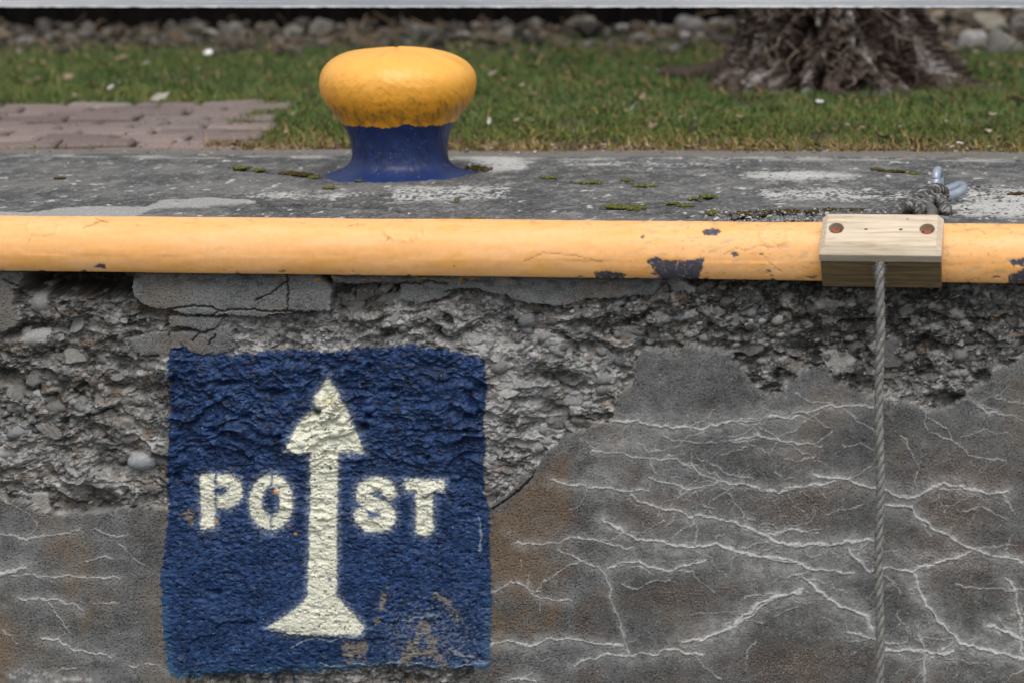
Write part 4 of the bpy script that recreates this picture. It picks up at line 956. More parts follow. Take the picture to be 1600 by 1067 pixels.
# ------------------------------------------------------------------ tree
def build_tree():
    root = empty('tree', Vector((TREE[0], TREE[1], -.03)))
    tag(root, 'old tree with gnarled brown and grey flaking root flare standing in the grass', 'tree')
    nth, nz = 420, 260
    th = np.linspace(0, 2*np.pi, nth, endpoint=False); zz = np.concatenate([np.linspace(-.06, .75, 200), np.linspace(.77, 4.0, 60)])
    T, Z = np.meshgrid(th, zz, indexing='ij')
    cx, sx = np.cos(T)*1.5, np.sin(T)*1.5
    flare = np.exp(-np.maximum(Z, 0)/.13)
    r = .27-.02*np.clip(Z, 0, 4)+.08*flare
    lob = np.zeros_like(T)
    for (a, am, wd) in ((-2.75, .12, .30), (-2.2, .10, .24), (-1.55, .05, .35), (-.75, .18, .26), (-.15, .20, .26), (.6, .2, .3), (1.5, .2, .35), (2.5, .25, .3), (-1.15, .10, .16)):
        d = np.angle(np.exp(1j*(T-a))); lob += am*np.exp(-(d/wd)**2)
    r += .85*lob*flare*(.9+.3*fbm(cx*2, Z*8+sx*2, 2, 440))+lob*.10*np.exp(-np.maximum(Z, 0)/.6)
    ns = lambda f, g, s, o=4: fbm(cx*f+7, Z*g+sx*f*1.7, o, s)
    wz = ns(2, 3, 450, 3)
    gn = ridge(cx*2.2+wz, (Z*6+sx*3.2)+wz, 5, 452)-.45
    r += gn*.10+ns(3.4, 9, 456)*.085+ns(10, 26, 458, 4)*.040+ns(22, 60, 460, 3)*.014
    r += (ridge(cx*9+wz, Z*11+sx*14, 4, 466)-.45)*.055
    C = np.empty(T.shape+(3,), np.float32); C[:] = [.078, .058, .048]
    t = ns(2.2, 5.5, 470)+.6*ns(8, 22, 474)+.25*gn
    C = mixc(C, [.27, .245, .235], sst(.14, .40, t)*.9); C = mixc(C, [.028, .018, .015], sst(.02, .3, -t)*.85)
    C = mixc(C, [.20, .15, .11], sst(.2, .5, ns(4, 6, 478))*.5)
    V = np.stack([np.cos(T)*r, np.sin(T)*r*.85, Z], -1).reshape(-1, 3)
    F = grid_faces(nth, len(zz), True)
    mesh_np('trunk', V, F, m_bark, root, True, C.reshape(-1, 3))
    # surface roots and shoots
    rr = np.random.RandomState(9)
    for k, (a, L, r0) in enumerate(((-2.9, .26, .03), (-.35, .34, .04), (-.05, .46, .032), (-1.25, .34, .035), (-2.3, .42, .03), (.9, .7, .05), (2.4, .8, .05))):
        acc = Acc(); pts = []
        for q in np.linspace(0, 1, 7):
            aa = a+.25*math.sin(q*4+k); d = .24+L*q; pts.append((math.cos(aa)*d, math.sin(aa)*d*.9, .09*(1-q)**2+.012-.02*q+rr.normal(0, .004)))
        p = smooth_path(pts, 40); V, F = tube_np(p, r0*(1-.75*np.linspace(0, 1, 40))+.006, 12)
        d = fbm(V[:, 0]*18, V[:, 1]*18+V[:, 2]*25, 4, 480+k); V[:, 2] += d*.02; V[:, 0] += d*.012
        acc.add(V, F, np.array([.07, .052, .042])); o = acc.build('root', m_bark, None); o.parent = root
    acc = Acc()
    for _ in range(70):
        a = rr.uniform(-3.3, .35); z = rr.uniform(0, .5); d = .30+.20*math.exp(-z/.12)+rr.uniform(-.02, .04); L = rr.uniform(.03, .12)
        x, y = math.cos(a)*d, math.sin(a)*d*.85; q = rr.normal(0, 1, 3)*.035
        p = smooth_path([(x, y, z), (x+q[0], y-.02+q[1]*.4, z-L*.5), (x+q[0]*1.5+q[1], y-.01, z-L if z > .1 else max(z-L, 0))], 6)
        V, F = tube_np(p, rr.uniform(.002, .006), 4); acc.add(V, F, np.array([.13, .10, .082])*rr.uniform(.4, 1.5))
    o = acc.build('shoots', m_bark, None); o.parent = root; o['kind'] = 'stuff'
    # bare limbs high above the frame
    for k, (a, t) in enumerate(((.3, .5), (2.2, .45), (-1.8, .5), (1.2, .25))):
        pts = [(0, 0, 3.4+.1*k), (math.cos(a)*.5, math.sin(a)*.5, 4.2+.1*k), (math.cos(a+.2)*1.2, math.sin(a+.2)*1.2, 5.2), (math.cos(a)*1.7, math.sin(a)*1.7, 6.4)]
        acc = Acc(); V, F = tube_np(smooth_path(pts, 24), np.linspace(.14, .03, 24), 10); acc.add(V, F, (.11, .08, .06))
        for j in range(8):
            i = 8+j*2; P = smooth_path(pts, 24)[i]; b = rr.uniform(0, 6.28); q = P+np.array([math.cos(b)*.5, math.sin(b)*.5, .5])
            V, F = tube_np(smooth_path([P, (P+q)/2+rr.normal(0, .05, 3), q], 8), np.linspace(.03, .006, 8), 6); acc.add(V, F, (.10, .075, .06))
        o = acc.build('limb', m_bark, None); o.parent = root
build_tree()

# ------------------------------------------------------------------ added black wall standing in for the deep shade behind the rubble
m_shade_wall = plain_mat('black_shade_boards', (.003, .003, .003), (.008, .007, .006), 14, .85, (60, .4, .004), stretch=(1, 1, .12))
m_shade_wall.node_tree.nodes['Principled BSDF'].inputs['Specular IOR Level'].default_value = .02
def build_shade_wall():
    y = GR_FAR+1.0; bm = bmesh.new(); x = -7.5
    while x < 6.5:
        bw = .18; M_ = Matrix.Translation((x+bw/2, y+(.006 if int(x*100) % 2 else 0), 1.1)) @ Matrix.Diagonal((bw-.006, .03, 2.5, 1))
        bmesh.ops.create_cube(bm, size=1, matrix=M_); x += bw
    o = bm_obj('shade_wall', bm, m_shade_wall); tag(o, 'added black board wall standing in for the deep shade behind the rubble bank', 'wall')
build_shade_wall()

# ------------------------------------------------------------------ rail at the top of the picture
m_rail = plain_mat('weathered_white_steel', (.34, .36, .40), (.52, .53, .56), 6, .45, (70, .35, .002), stretch=(.25, 1, 1))
m_edge = plain_mat('flaking_white_edge', (.40, .42, .44), (.92, .92, .92), 55, .5, (150, .5, .002), stretch=(.5, 1, 1))
def build_rail():
    yr = 2.30
    a = on_plane_y(-40, 5.5, yr); b = on_plane_y(1640, 5.5, yr)
    root = empty('railing', Vector((0, yr, -.03))); tag(root, 'low pale grey steel guard rail crossing above the grass and in front of the tree', 'railing')
    # beam: straight, follows the outline in the photo
    d = b-a; x0, x1 = -4.6, 4.2
    def P(x): return a+d*((x-a[0])/d[0])
    bm = bmesh.new(); hh = .0112; hd = .03
    nx = 300; prev = None
    for i in range(nx+1):
        x = x0+(x1-x0)*i/nx; p = P(x); z = p[2]+.0016*math.sin(i*.21)
        ring = [bm.verts.new((x, yr+s*hd, z+t*hh)) for s, t in ((-1, -.75), (-1, .85), (-.85, 1), (.85, 1), (1, .85), (1, -.75))]
        if prev:
            for k in range(6): bm.faces.new((prev[k], prev[(k+1) % 6], ring[(k+1) % 6], ring[k]))
        prev = ring
    keep(bm_obj('beam', bm, m_rail), root)
    bm = bmesh.new(); prev = None; nx = 1400
    for i in range(nx+1):
        x = x0+(x1-x0)*i/nx; p = P(x); z = p[2]-hh*.78; w_ = .0022+.0020*mnoise.noise(Vector((x*22, 3, 1)))+.0012*mnoise.noise(Vector((x*70, 5, 1)))
        ring = [bm.verts.new((x, yr+s, z+t)) for s, t in ((-hd-.003, -w_), (-hd-.003, .0016), (hd, .0016), (hd, -w_))]
        if prev:
            for k in range(4): bm.faces.new((prev[k], prev[(k+1) % 4], ring[(k+1) % 4], ring[k]))
        prev = ring
    keep(bm_obj('lower_edge', bm, m_edge), root)
    for x in (-3.1, 2.6):
        bm = bmesh.new(); z1 = P(x)[2]-hh*.8; bmesh.ops.create_cube(bm, size=1, matrix=Matrix.Translation((x, yr+.01, (z1-.03)/2)) @ Matrix.Diagonal((.05, .04, z1+.03, 1)))
        bmesh.ops.create_cube(bm, size=1, matrix=Matrix.Translation((x, yr+.01, -.024)) @ Matrix.Diagonal((.14, .14, .012, 1)))
        keep(bm_obj('post', bm, m_rail), root)
build_rail()

# ------------------------------------------------------------------ bollard
def build_bollard():
    c = np.array([bol_c[0]+.006, bol_c[1], 0.0]); root = empty('bollard', Vector(c))
    tag(root, 'squat mushroom shaped mooring bollard, yellow head on blue neck, set in the concrete', 'bollard')
    prof = [(.235, -.035), (.215, -.013), (.195, -.004), (.172, .003), (.155, .010), (.142, .019), (.133, .030), (.129, .044), (.128, .062), (.1295, .08), (.133, .10), (.140, .118), (.149, .134), (.158, .148), (.170, .163), (.183, .180), (.195, .198), (.204, .216), (.2085, .237), (.2090, .254), (.205, .271), (.196, .287), (.181, .302), (.157, .316), (.118, .329), (.07, .336), (.03, .339), (.0005, .339)]
    P = smooth_path([(a, 0, b) for a, b in prof], 230)
    nth = 420; th = np.linspace(0, 2*np.pi, nth, endpoint=False)
    T, I = np.meshgrid(th, np.arange(230), indexing='ij'); r = P[I, 0]*1.015; z = P[I, 2]
    cx, sx = np.cos(T), np.sin(T)
    n1 = fbm(cx*1.3+5, sx*1.3+z*5, 3, 500)
    rr_ = r*(1+.018*n1)+np.minimum(r/.15, 1)*(fbm(cx*5+2, z*22+sx*5, 4, 502)*.0026+fbm(cx*16, z*70+sx*16, 3, 504)*.0008)
    # paint wrinkles on the head
    wr = ridge(cx*6+z*3, z*38+sx*6, 4, 506)-.5; head = sst(.15, .17, z); rr_ += wr*.0007*head*np.minimum(r/.1, 1)
    zz = z+.006*fbm(cx*2, sx*2+1, 2, 508)*sst(.2, .3, z)
    # top dome leans a little: higher left of middle
    zz = zz-.010*cx*(r/.2)*sst(.25, .33, z)*0.6
    # foot: sunk deeper on the right, spread wider on the left
    foot = sst(.05, 0, z); rr_ += foot*(.012*np.clip(-cx, 0, 1)+.010*np.clip(cx, 0, 1)*0+.004*fbm(cx*3, sx*3, 2, 510)); zz = zz+foot*.006*cx*0
    x = cx*rr_; y = sx*rr_
    U, V = project(c[0]+x, c[1]+y, zz)
    bound = .1400+.006*fbm(cx*5, sx*5, 4, 512)+.0035*pn(cx*30, sx*30, 515)+.008*np.exp(-(((T-5.05))/.13)**2)
    up = z > bound
    C = np.empty(T.shape+(3,), np.float32)
    Y_ = np.empty_like(C); Y_[:] = [.84, .36, .010]
    q = sst(.17, .30, z); Y_ = mixc(Y_, [.88, .45, .10], q*.8)  # sky sheen put into the colour: paler yellow towards the top
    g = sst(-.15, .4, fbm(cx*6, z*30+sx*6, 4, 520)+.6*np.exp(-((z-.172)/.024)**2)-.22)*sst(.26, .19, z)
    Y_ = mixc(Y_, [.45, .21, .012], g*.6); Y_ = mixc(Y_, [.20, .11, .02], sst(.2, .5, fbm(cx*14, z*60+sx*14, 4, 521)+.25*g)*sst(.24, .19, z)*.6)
    g2 = sst(.25, .5, fbm(cx*9+3, z*60+sx*9, 4, 524)); Y_ = mixc(Y_, [.42, .20, .02], g2*.45*sst(.32, .2, z)+g2*.12)
    B_ = np.empty_like(C); B_[:] = [.010, .027, .112]
    B_ *= (1+.3*fbm(cx*4, z*16+sx*4, 3, 530))[..., None]
    sp = sst(.58, .66, fbm(cx*46, z*230+sx*46, 2, 532)); B_ = mixc(B_, [.3, .32, .38], sp*.8)
    dk = sst(.22, .4, fbm(cx*8, z*44+sx*8, 4, 534)+.1)*sst(.06, .02, np.abs(z-.05)); B_ = mixc(B_, [.012, .014, .03], dk*.8)
    C = np.where(up[..., None], Y_, B_)
    Rg = np.where(up, .42+.12*fbm(cx*4, z*20+sx*4, 3, 536), .45+.2*sp)
    V3 = np.stack([x, y, zz], -1).reshape(-1, 3); F = grid_faces(nth, 230, True)
    sel = up.ravel()[F[:, 0]]; fl = {'Rgh': np.clip(Rg, .2, 1).ravel()}
    submesh('head', V3, F, sel, m_paint, root, C.reshape(-1, 3), fl)['label'] = 'bulging yellow head with grimy underside'
    submesh('neck', V3, F, ~sel, m_paint, root, C.reshape(-1, 3), fl)['label'] = 'blue flared neck and foot'
build_bollard()

# ------------------------------------------------------------------ wooden block over the pipe
m_wood = None
def wood_mat(name, c1, c2, c3):
    m, nt, b = new_mat(name); L = nt.links.new
    tc = N(nt, 'ShaderNodeTexCoord'); mp = N(nt, 'ShaderNodeMapping'); mp.inputs['Scale'].default_value = (.9, 14, 14); L(tc.outputs['Object'], mp.inputs[0])
    n1 = N(nt, 'ShaderNodeTexNoise', i_Scale=9.0, i_Detail=6, i_Roughness=.65, i_Distortion=.6); L(mp.outputs[0], n1.inputs['Vector'])
    cr = N(nt, 'ShaderNodeValToRGB'); e = cr.color_ramp.elements; e[0].color = (*c1, 1); e[0].position = .3; e[1].color = (*c3, 1); e[1].position = .72
    k = cr.color_ramp.elements.new(.5); k.color = (*c2, 1)
    L(n1.outputs[0], cr.inputs[0])
    n2 = N(nt, 'ShaderNodeTexNoise', i_Scale=14.0, i_Detail=3); L(tc.outputs['Object'], n2.inputs['Vector'])
    mr = N(nt, 'ShaderNodeMapRange'); mr.inputs[3].default_value = .82; mr.inputs[4].default_value = 1.12; L(n2.outputs[0], mr.inputs[0])
    mx = N(nt, 'ShaderNodeVectorMath', operation='SCALE'); L(cr.outputs[0], mx.inputs[0]); L(mr.outputs[0], mx.inputs['Scale'])
    L(mx.outputs[0], b.inputs['Base Color']); b.inputs['Roughness'].default_value = .75; b.inputs['Specular IOR Level'].default_value = .25
    bp = N(nt, 'ShaderNodeBump'); bp.inputs['Strength'].default_value = .35; bp.inputs['Distance'].default_value = .0012
    L(n1.outputs[0], bp.inputs['Height']); L(bp.outputs[0], b.inputs['Normal'])
    return m
m_wood = wood_mat('pale_planed_pine', (.42, .32, .21), (.60, .50, .375), (.70, .60, .47))
m_wood2 = wood_mat('dark_brown_pine', (.10, .066, .034), (.20, .14, .072), (.32, .23, .12))  # darker brown pine for the lower board
m_rust = plain_mat('rusty_bolt', (.11, .035, .02), (.27, .085, .045), 90, .8, (300, .6, .001))
m_galv = plain_mat('galvanised_steel', (.22, .26, .33), (.34, .38, .45), 25, .42, (160, .25, .0008), metallic=.35, spec=.5)
m_knot = plain_mat('wood_knot', (.035, .02, .012), (.12, .075, .04), 120, .8, None)
def cut(o, cutters):
    for c in cutters:
        md = o.modifiers.new('b', 'BOOLEAN'); md.object = c; md.operation = 'DIFFERENCE'; md.solver = 'EXACT'
    bpy.context.view_layer.update(); dg = bpy.context.evaluated_depsgraph_get()
    me = bpy.data.meshes.new_from_object(o.evaluated_get(dg)); o.modifiers.clear(); o.data = me
    for c in cutters: bpy.data.objects.remove(c)
def plank(name, L, W, T, ch, mat, sides):
    """long along x, width along y (0..W from the nose), thickness z (0..T); chamfer on the nose edge and both ends"""
    bm = bmesh.new()
    def rng3(z, x0, x1, y0, y1): return [bm.verts.new(p) for p in ((x0, y0, z), (x1, y0, z), (x1, y1, z), (x0, y1, z))]
    a = rng3(0, -L/2, L/2, 0, W); b = rng3(T-ch*.8, -L/2, L/2, 0, W); c = rng3(T, -L/2+ch*sides, L/2-ch*sides, ch*1.0, W)
    for p, q in ((a, b), (b, c)):
        for k in range(4): bm.faces.new((p[k], p[(k+1) % 4], q[(k+1) % 4], q[k]))
    bm.faces.new(a[::-1]); bm.faces.new(c)
    bmesh.ops.bevel(bm, geom=list(bm.edges), offset=.0009, segments=2, affect='EDGES')
    return bm_obj(name, bm, mat)
def build_block():
    cxp = (on_plane_y(1377, 393, -.07))
    xc = cxp[0]; root = empty('wooden_block', Vector((xc, PY, PZ))); 
    tag(root, 'pale pine rope guide block bolted over the yellow pipe, with two sunken rusty bolts', 'wooden block')
    up_ = R(36)                                              # slope of the top board
    Lb = .272; T = .034; d = PR+.0035
    e1 = Vector((0, math.cos(up_), math.sin(up_))); n1 = Vector((0, -math.sin(up_), math.cos(up_)))   # up-back, outward normal
    e2 = -n1; n2 = -e1                                                 # lower board runs down-back
    ctr = Vector((xc, PY+.006, PZ+.012))
    def frame(org, e, n, flip=1):
        x = Vector((1, 0, 0)); return Matrix(((x[0], e[0], n[0], org[0]), (x[1], e[1], n[1], org[1]), (x[2], e[2], n[2], org[2]), (0, 0, 0, 1)))
    # top board: inner face at distance d from centre, its nose reaches past the lower board's outer face
    org1 = ctr+n1*d-e1*(d+T*.98)
    W1 = .119
    top = plank('top_board', Lb, W1, T, .017, m_wood, .75)
    cutters = []
    for s in (-1, 1):
        bm = bmesh.new(); bmesh.ops.create_cone(bm, cap_ends=True, segments=40, radius1=.0172, radius2=.0172, depth=.04, matrix=Matrix.Translation((s*.1015, .072, T-.014+.02))); cutters.append(bm_obj('c', bm))
    cut(top, cutters); top.matrix_world = frame(org1, e1, n1); F1 = top.matrix_world.copy(); keep(top, root); 
    W2 = .082
    org2 = ctr+n2*d-e2*(d-.0005)
    low = plank('lower_board', Lb-.004, W2, T*.90, .004, m_wood2, .3)
    bm = bmesh.new(); bmesh.ops.create_cone(bm, cap_ends=True, segments=28, radius1=.0145, radius2=.0145, depth=.08, matrix=Matrix.Translation((.0, .006, .01))); cut(low, [bm_obj('c', bm)])
    Fm = frame(org2, e2, n2); Fm = Fm @ Matrix.Diagonal((-1, 1, 1, 1)); low.matrix_world = Fm; keep(low, root)
    for me in (low.data,):
        me.flip_normals()
    for s in (-1, 1):
        bm = bmesh.new()
        bmesh.ops.create_cone(bm, cap_ends=True, segments=28, radius1=.0150, radius2=.0150, depth=.002, matrix=Matrix.Translation((s*.1015, .072, T-.0128)))
        bmesh.ops.create_cone(bm, cap_ends=True, segments=6, radius1=.0118, radius2=.0112, depth=.007, matrix=Matrix.Translation((s*.1015, .0705, T-.009)) @ Matrix.Rotation(.3*s, 4, 'Z'))
        bmesh.ops.bevel(bm, geom=list(bm.edges), offset=.0008, segments=1, affect='EDGES')
        o = bm_obj('bolt', bm, m_rust); o.matrix_world = F1; keep(o, root)
    for (a, b, sx_, sy_) in ((-.035, .070, .009, .0036), (.043, .070, .009, .0040), (.056, .104, .006, .002)):
        bm = bmesh.new(); bmesh.ops.create_uvsphere(bm, u_segments=14, v_segments=8, radius=1, matrix=Matrix.Translation((a, b, T-.0002)) @ Matrix.Diagonal((sx_*.55, sy_*.8, .0006, 1)))
        o = bm_obj('wood_knot', bm, m_knot); o.matrix_world = F1; keep(o, root)
    return xc
XC = build_block()

# ------------------------------------------------------------------ rope
def strands(path, R_, pitch, r_s, n=9, phase=0, nst=3):
    P = np.asarray(path); k = len(P); T = np.gradient(P, axis=0); T /= np.linalg.norm(T, axis=1)[:, None]
    ref = np.array([0, 0, 1.0]) if abs(T[0][2]) < .9 else np.array([1.0, 0, 0]); nn = np.cross(T[0], ref); nn /= np.linalg.norm(nn)
    Nn = np.zeros_like(P)
    for i in range(k):
        nn = nn-T[i]*np.dot(nn, T[i]); nn /= np.linalg.norm(nn); Nn[i] = nn
    B = np.cross(T, Nn); s = np.r_[0, np.cumsum(np.linalg.norm(np.diff(P, axis=0), axis=1))]
    out = []
    for j in range(nst):
        a = phase+2*np.pi*(s/pitch+j/nst)+.6*np.sin(s*9+1)+.35*np.sin(s*23); q = P+R_*(np.cos(a)[:, None]*Nn+np.sin(a)[:, None]*B)
        out.append(tube_np(q, r_s*(1+.07*np.sin(s*300+j)), n))
    return out, s
def rope_piece(acc, path, rad, pitch, col, seed=0, nst=3, dens=1.0, fuzz=0):
    rr = np.random.RandomState(seed)
    st, s = strands(path, rad*.50, pitch, rad*.56, 10, rr.rand()*6, nst)
    for V, F in st:
        nz = fbm(V[:, 0]*260+V[:, 1]*120, V[:, 2]*260, 3, 600+seed); ctr = V
        C = np.empty((len(V), 3), np.float32); C[:] = col; C *= (1+.55*nz+.2*fbm(V[:, 0]*30, V[:, 2]*30, 2, 610))[:, None]
        if col[0] < .12: C = mixc(C, [.42, .42, .41], sst(.08, .2, fbm(V[:, 0]*330+V[:, 1]*150, V[:, 2]*330+V[:, 1]*90, 2, 630+seed)-.02)*.85); C *= .8
        C = np.clip(C, .02, .8)
        acc.add(V+rr.normal(0, rad*.035, V.shape), F, C)
    for _ in range(int(fuzz)):
        i = rr.randint(1, len(path)-2); p = np.asarray(path)[i]; d = rr.normal(0, 1, 3); d[1] = -abs(d[1])*.6; d /= np.linalg.norm(d); L = rr.uniform(.3, .95)*rad
        a = p+d*rad*.85; b = a+d*L*.6+rr.normal(0, rad*.25, 3); c = b+rr.normal(0, rad*.35, 3)
        V, F = tube_np(smooth_path([a, b, c], 5), rad*.022, 3); acc.add(V, F, np.array(col)*rr.uniform(.8, 1.5))
def build_rope():
    hole = np.array([XC-.003, -.070, PZ-.022]); root = empty('rope', Vector((XC, -.05, PZ)))
    tag(root, 'weathered grey twisted rope hanging down the wall from the wooden block', 'rope')
    x_t = on_plane_y(1376, 420, -.085)[0]; x_b = on_plane_y(1375, 1060, -.080)[0]
    pts = [(x_t-.001, -.070, PZ+.022), (x_t, -.092, PZ+.014), (x_t, -.106, PZ-.002), (x_t, -.110, PZ-.035)]
    for k in range(1, 16):
        q = k/15; pts.append((x_t+(x_b-x_t)*q*1.5+.0022*math.sin(k*1.7), -.110+.012*q+.001*math.sin(k), PZ-.035-1.50*q))
    path = smooth_path(pts, 420); acc = Acc()
    rope_piece(acc, path, .0101, .080, (.235, .228, .21), 1, fuzz=2200)
    acc.build('hanging_line', m_rope, root)
    # green mark thread on the rope
    # knot beside the shackle
    g = lambda u, v, z: on_ground(u, v, z)
    kn = Acc(); dark = (.085, .082, .078)
    p0 = [g(1382, 352, -.0), g(1396, 342, .015), g(1402, 330, .028), g(1418, 322, .034), g(1434, 328, .024), g(1436, 340, .006)]
    rope_piece(kn, smooth_path(p0, 60), .0135, .042, dark, 2, fuzz=50)
    p1 = [g(1412, 342, .004), g(1424, 322, .022), g(1436, 310, .036), g(1452, 300, .044), g(1466, 297, .042), g(1474, 303, .030), g(1470, 316, .012)]
    rope_piece(kn, smooth_path(p1, 70), .0155, .045, dark, 3, fuzz=60)
    p2 = [g(1428, 342, .0), g(1438, 326, .020), g(1450, 315, .026), g(1464, 312, .026), g(1474, 320, .018), g(1478, 334, .004)]
    rope_piece(kn, smooth_path(p2, 60), .0155, .045, dark, 4, fuzz=60)
    p3 = [g(1455, 344, .002), g(1456, 330, .016), g(1448, 322, .022)]
    rope_piece(kn, smooth_path(p3, 40), .0125, .036, (.14, .135, .13), 5, fuzz=40)
    p4 = [g(1382, 352, .0), (XC, .05, .018), (XC, PY+.03, .008)]
    rope_piece(kn, smooth_path(p4, 40), .0105, .05, dark, 6)
    kn.build('knot', m_rope, root)
build_rope()

def build_shackle():
    g = lambda u, v, z: on_ground(u, v, z)
    b = g(1466, 312, 0); root = empty('shackle', Vector(b)); tag(root, 'blue-grey galvanised steel ring and eye holding the rope knot on the quay top', 'shackle')
    # upright eye: narrow inverted U standing in the concrete, seen edge-on
    R1 = .0115; w_ = .028; up_ = Vector((0, 0, 1)); dirn = np.array([.10, 1.0, 0]); dirn /= np.linalg.norm(dirn)
    pts = []
    for t in np.linspace(-1, 1, 25):
        a = t*math.pi/2; pts.append(np.array(b)+dirn*math.sin(a)*w_+np.array([-.002, 0, .050+.020*math.cos(a)]))
    pts = [np.array(b)-dirn*w_+np.array([0, 0, -.03])]+pts+[np.array(b)+dirn*w_+np.array([0, 0, -.03])]
    acc = Acc(); V, F = tube_np(smooth_path(pts, 70), R1, 16); acc.add(V, F); acc.build('eye', m_galv, root)
    # long link lying through the eye, leaning up to the right
    c = g(1481, 302, .022); ax = np.array([.070, .060, .020]); ax /= np.linalg.norm(ax); sd_ = np.cross(ax, [0, -.45, 1])*.0+np.array([-.3, .9, .3]); sd_ /= np.linalg.norm(sd_)
    pts = []
    for t in np.linspace(0, 2*math.pi, 60, endpoint=False):
        ca, sa = math.cos(t), math.sin(t); L = .030
        pts.append(c+ax*(ca*.017+(L if ca > 0 else -L)*min(1, abs(ca)*4))+sd_*sa*.017)
    acc = Acc(); V, F = tube_np(np.array(pts), R1, 16, closed=True); acc.add(V, F); acc.build('link', m_galv, root)
build_shackle()

# ------------------------------------------------------------------ moss, gravel crumbs, leaves
m_moss = attr_mat('moss', .95, grain=200, grain_amt=.5, bumps=((300, .8, .003),), spec=.1)
def build_moss():
    rr = np.random.RandomState(51); acc = Acc()
    spots = [(375, 262, 14, 1.5, 0), (405, 266, 10, 1.2, 0), (455, 270, 16, 2.0, 1), (475, 272, 12, 1.8, 1), (490, 277, 8, 1.2, 0), (94, 278, 8, .9, 1), (965, 323, 22, 2.2, 0), (990, 325, 16, 2.4, 0), (1070, 322, 14, 1.0, 0), (1105, 307, 12, 1.4, 0), (1085, 311, 8, .8, 0), (1050, 318, 10, .7, 0),
             (1112, 332, 10, 1.8, 0), (1170, 334, 24, 3.0, 1), (1195, 332, 12, 2.4, 1), (1230, 329, 16, 1.5, 1), (1270, 330, 14, 1.4, 1), (1250, 346, 16, 1.6, 1), (1150, 336, 12, 1.4, 1), (1370, 264, 8, 1.0, 1), (1395, 267, 16, 1.0, 1), (1425, 272, 10, .9, 0), (860, 278, 10, 1.0, 0), (920, 286, 20, .8, 0), (980, 282, 8, 1, 0), (1005, 291, 18, .8, 0), (745, 262, 14, 2.5, 1), (755, 264, 10, 1.6, 1), (1590, 302, 14, 1.0, 1), (515, 294, 8, 1, 0), (1330, 327, 20, 1.2, 1), (1300, 327, 12, 1.2, 1), (740, 343, 14, 1, 0), (560, 283, 4, .6, 0)]
    for (u, v, ru, rv, dk) in spots:
        for _ in range(int(ru*16)):
            a = rr.normal(0, .45, 2); p = on_ground(u+a[0]*ru, v+a[1]*rv*1.3, 0.0); s = rr.uniform(.0016, .0042)
            V, F = ICO1; V = V*np.array([s, s*1.2, s*rr.uniform(.5, .9)])+rr.normal(0, s*.15, (len(V), 3))+p+np.array([0, 0, -.002 if dk else 0])
            c = np.array([.105, .115, .024] if not dk else [.045, .038, .014])
            if rr.rand() < .3: c = np.array([.12, .08, .025]) if dk else np.array([.15, .14, .045])
            acc.add(V, F, c*rr.uniform(.5, 1.4))
    o = acc.build('moss', m_moss, None, True); tag(o, 'low cushions of green and brown moss in the cracks of the concrete', 'moss', None, 'stuff')
    acc = Acc(); tones = [(.30, .30, .29), (.42, .41, .40), (.20, .19, .18), (.12, .12, .12)]
    for _ in range(900):
        k = rr.rand()
        if k < .55: u, v = rr.uniform(1095, 1400), rr.uniform(328, 350)
        elif k < .75: u, v = rr.uniform(-60, 1700), rr.uniform(250, 345)
        else: u, v = rr.uniform(-40, 1660), rr.normal(238, 1.5)
        p = on_ground(u, v, 0.0); s = .0015+rr.gamma(1.6, .0014)
        if p[1] > BACKY-.01: continue
        V, F = stone(rr, s, ICO1, .6); acc.add(V+p, F, np.array(tones[rr.randint(4)])*rr.uniform(.7, 1.2))
    o = acc.build('gravel', m_stone, None, False); tag(o, 'loose grit and gravel crumbs on the concrete quay top', 'gravel', None, 'stuff')
build_moss()

m_leaf = attr_mat('dry_leaf', .8, grain=60, grain_amt=.3, bumps=(), spec=.2)
def leaf(u, v, size, tone, label, z=.012, group='dry fallen leaves on the grass'):
    rr = np.random.RandomState(int(u*7+v)); p = on_ground(u, v, z)
    n = 9; V = []; 
    for i in range(n):
        q = i/(n-1); wd = math.sin(math.pi*min(q*1.02, 1))**.8*.42*(1+.12*math.sin(i*5))
        for s in (-1, 0, 1):
            V.append((s*wd*.5, q-.5, .22*abs(s)*wd+.35*(q-.5)**2+.03*math.sin(i*2+s)))
    V = np.array(V)*size; F = []
    for i in range(n-1):
        for s in (0, 1): a = i*3+s; F.append([a, a+1, a+4, a+3])
    V2 = V.copy(); V2[:, 2] -= .0012; nv = len(V); F2 = [[q+nv for q in f[::-1]] for f in F]
    V = np.vstack([V, V2]); C = np.broadcast_to(np.array(tone, np.float32), (len(V), 3))
    o = mesh_np('fallen_leaf', V, F+F2, m_leaf, None, True, C); o.location = Vector(p); o.rotation_euler = (rr.uniform(-.5, .9), rr.uniform(-.5, .5), rr.uniform(0, 6.28))
    tag(o, label, 'leaf', group)
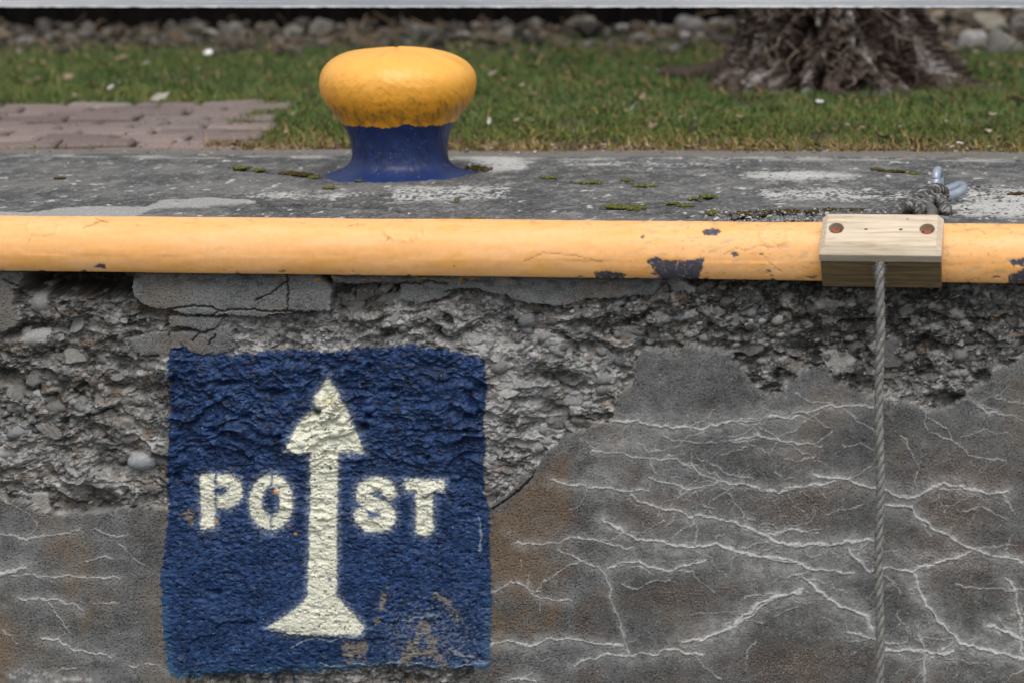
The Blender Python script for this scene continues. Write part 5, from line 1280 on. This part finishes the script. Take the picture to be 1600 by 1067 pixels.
leaves = [(250, 154, .085, (.33, .29, .25), 'pale curled leaf standing at the back edge of the brick paving'), (160, 101, .075, (.30, .23, .19), 'pinkish brown leaf in the grass above the brick paving'),
          (190, 92, .07, (.24, .16, .11), 'brown leaf just right of the pinkish leaf in the left grass'), (143, 137, .05, (.26, .20, .15), 'small tan leaf near the left end of the grass edge'),
          (105, 122, .07, (.25, .19, .13), 'tan leaf flat in the grass at the left'), (173, 138, .045, (.40, .38, .36), 'small whitish leaf at the grass edge behind the pavers'),
          (30, 82, .045, (.38, .36, .33), 'tiny pale leaf in the grass at the far left'), (228, 100, .045, (.30, .28, .28), 'small grey leaf in the middle of the left grass'),
          (875, 58+20, .07, (.30, .24, .2), 'brown leaf near the rubble right of the bollard'), (888, 101, .07, (.34, .30, .26), 'pale leaf lying in the grass right of the bollard'),
          (833, 106, .065, (.26, .2, .15), 'tan leaf close behind the right of the bollard head'), (990, 168, .04, (.60, .60, .58), 'tiny white fleck in the grass between bollard and tree'),
          (1005, 152, .045, (.28, .2, .15), 'small brown leaf left of the tree in the grass'), (1280, 160, .045, (.58, .57, .54), 'tiny white fleck in the grass below the tree'),
          (1468, 163, .06, (.34, .25, .2), 'pinkish leaf in the grass below the right root'), (1590, 158, .09, (.30, .23, .19), 'large brown leaf upright at the right edge of the grass'),
          (1340+210, 180, .045, (.3, .26, .2), 'pale leaf near the right end of the grass'), (1085, 202, .05, (.36, .32, .27), 'pale leaf close to the concrete left of the tree'),
          (1380, 216, .09, (.34, .29, .22), 'flat straw coloured leaf at the concrete edge under the tree'), (770, 106+10, .05, (.33, .28, .24), 'brown leaf just right of the bollard head'),
          (1500, 226, .05, (.5, .47, .42), 'small pale fleck on the dead grass edge at the right'), (440, 122, .05, (.33, .30, .27), 'pale leaf left of the bollard head'), (408, 80, .045, (.36, .33, .3), 'small pale leaf high in the grass left of the bollard'),
          (765, 190, .035, (.5, .48, .45), 'tiny pale fleck in the grass right of the bollard neck')]
for a in leaves: leaf(*a)
def litter():
    rr = np.random.RandomState(61); acc = Acc(); tones = [(.22, .15, .10), (.30, .22, .16), (.14, .09, .06), (.34, .28, .23), (.26, .16, .12), (.10, .075, .05)]
    for _ in range(2600):
        x = rr.uniform(-4.4, 2.9); y = BACKY+.02+(GR_FAR-BACKY)*(rr.rand() if rr.rand() < .7 else rr.rand()*.05)
        if in_bricks(np.array([x]), np.array([y]))[0] and rr.rand() < .93: continue
        sz = rr.uniform(.006, .026); a = rr.uniform(0, 6.28); c, s_ = math.cos(a), math.sin(a); k = rr.normal(0, .4, 4)
        V = np.array([(-1, -.4, k[0]), (1, -.3, k[1]), (.9, .45, k[2]), (-.8, .4, k[3]), (-1, -.4, k[0]-.06), (1, -.3, k[1]-.06), (.9, .45, k[2]-.06), (-.8, .4, k[3]-.06)])*sz*.5
        V = np.stack([V[:, 0]*c-V[:, 1]*s_, V[:, 0]*s_+V[:, 1]*c, V[:, 2]], -1)+np.array([x, y, -.018+rr.rand()*.016])
        acc.add(V, np.array([[0, 1, 2, 3], [7, 6, 5, 4], [0, 4, 5, 1], [1, 5, 6, 2], [2, 6, 7, 3], [3, 7, 4, 0]]), np.array(tones[rr.randint(6)])*rr.uniform(.6, 1.2))
    o = acc.build('leaf_litter', m_leaf, None, False); tag(o, 'crumbled brown leaf litter scattered through the grass', 'leaf litter', None, 'stuff')
litter()
def pebble_thing(name, u, v, size, tone, label, cat, group=None, z=0.0):
    rr = np.random.RandomState(int(u)); V, F = stone(rr, size, ICO3, .7); p = on_ground(u, v, z)
    o = mesh_np(name, V, F, m_stone, None, True, np.broadcast_to(np.array(tone, np.float32), (len(V), 3))); o.location = Vector(p); tag(o, label, cat, group); return o
pebble_thing('pebble', 326, 83, .022, (.85, .85, .85), 'bright white pebble in the grass left of the bollard', 'pebble', None, .015)
pebble_thing('pebble', 779, 308, .011, (.42, .42, .41), 'small pale pebble on the concrete in front of the bollard', 'pebble', None, .003)
pebble_thing('pebble', 713, 313, .009, (.12, .09, .06), 'small brown pebble on the concrete in front of the bollard', 'pebble', None, .002)
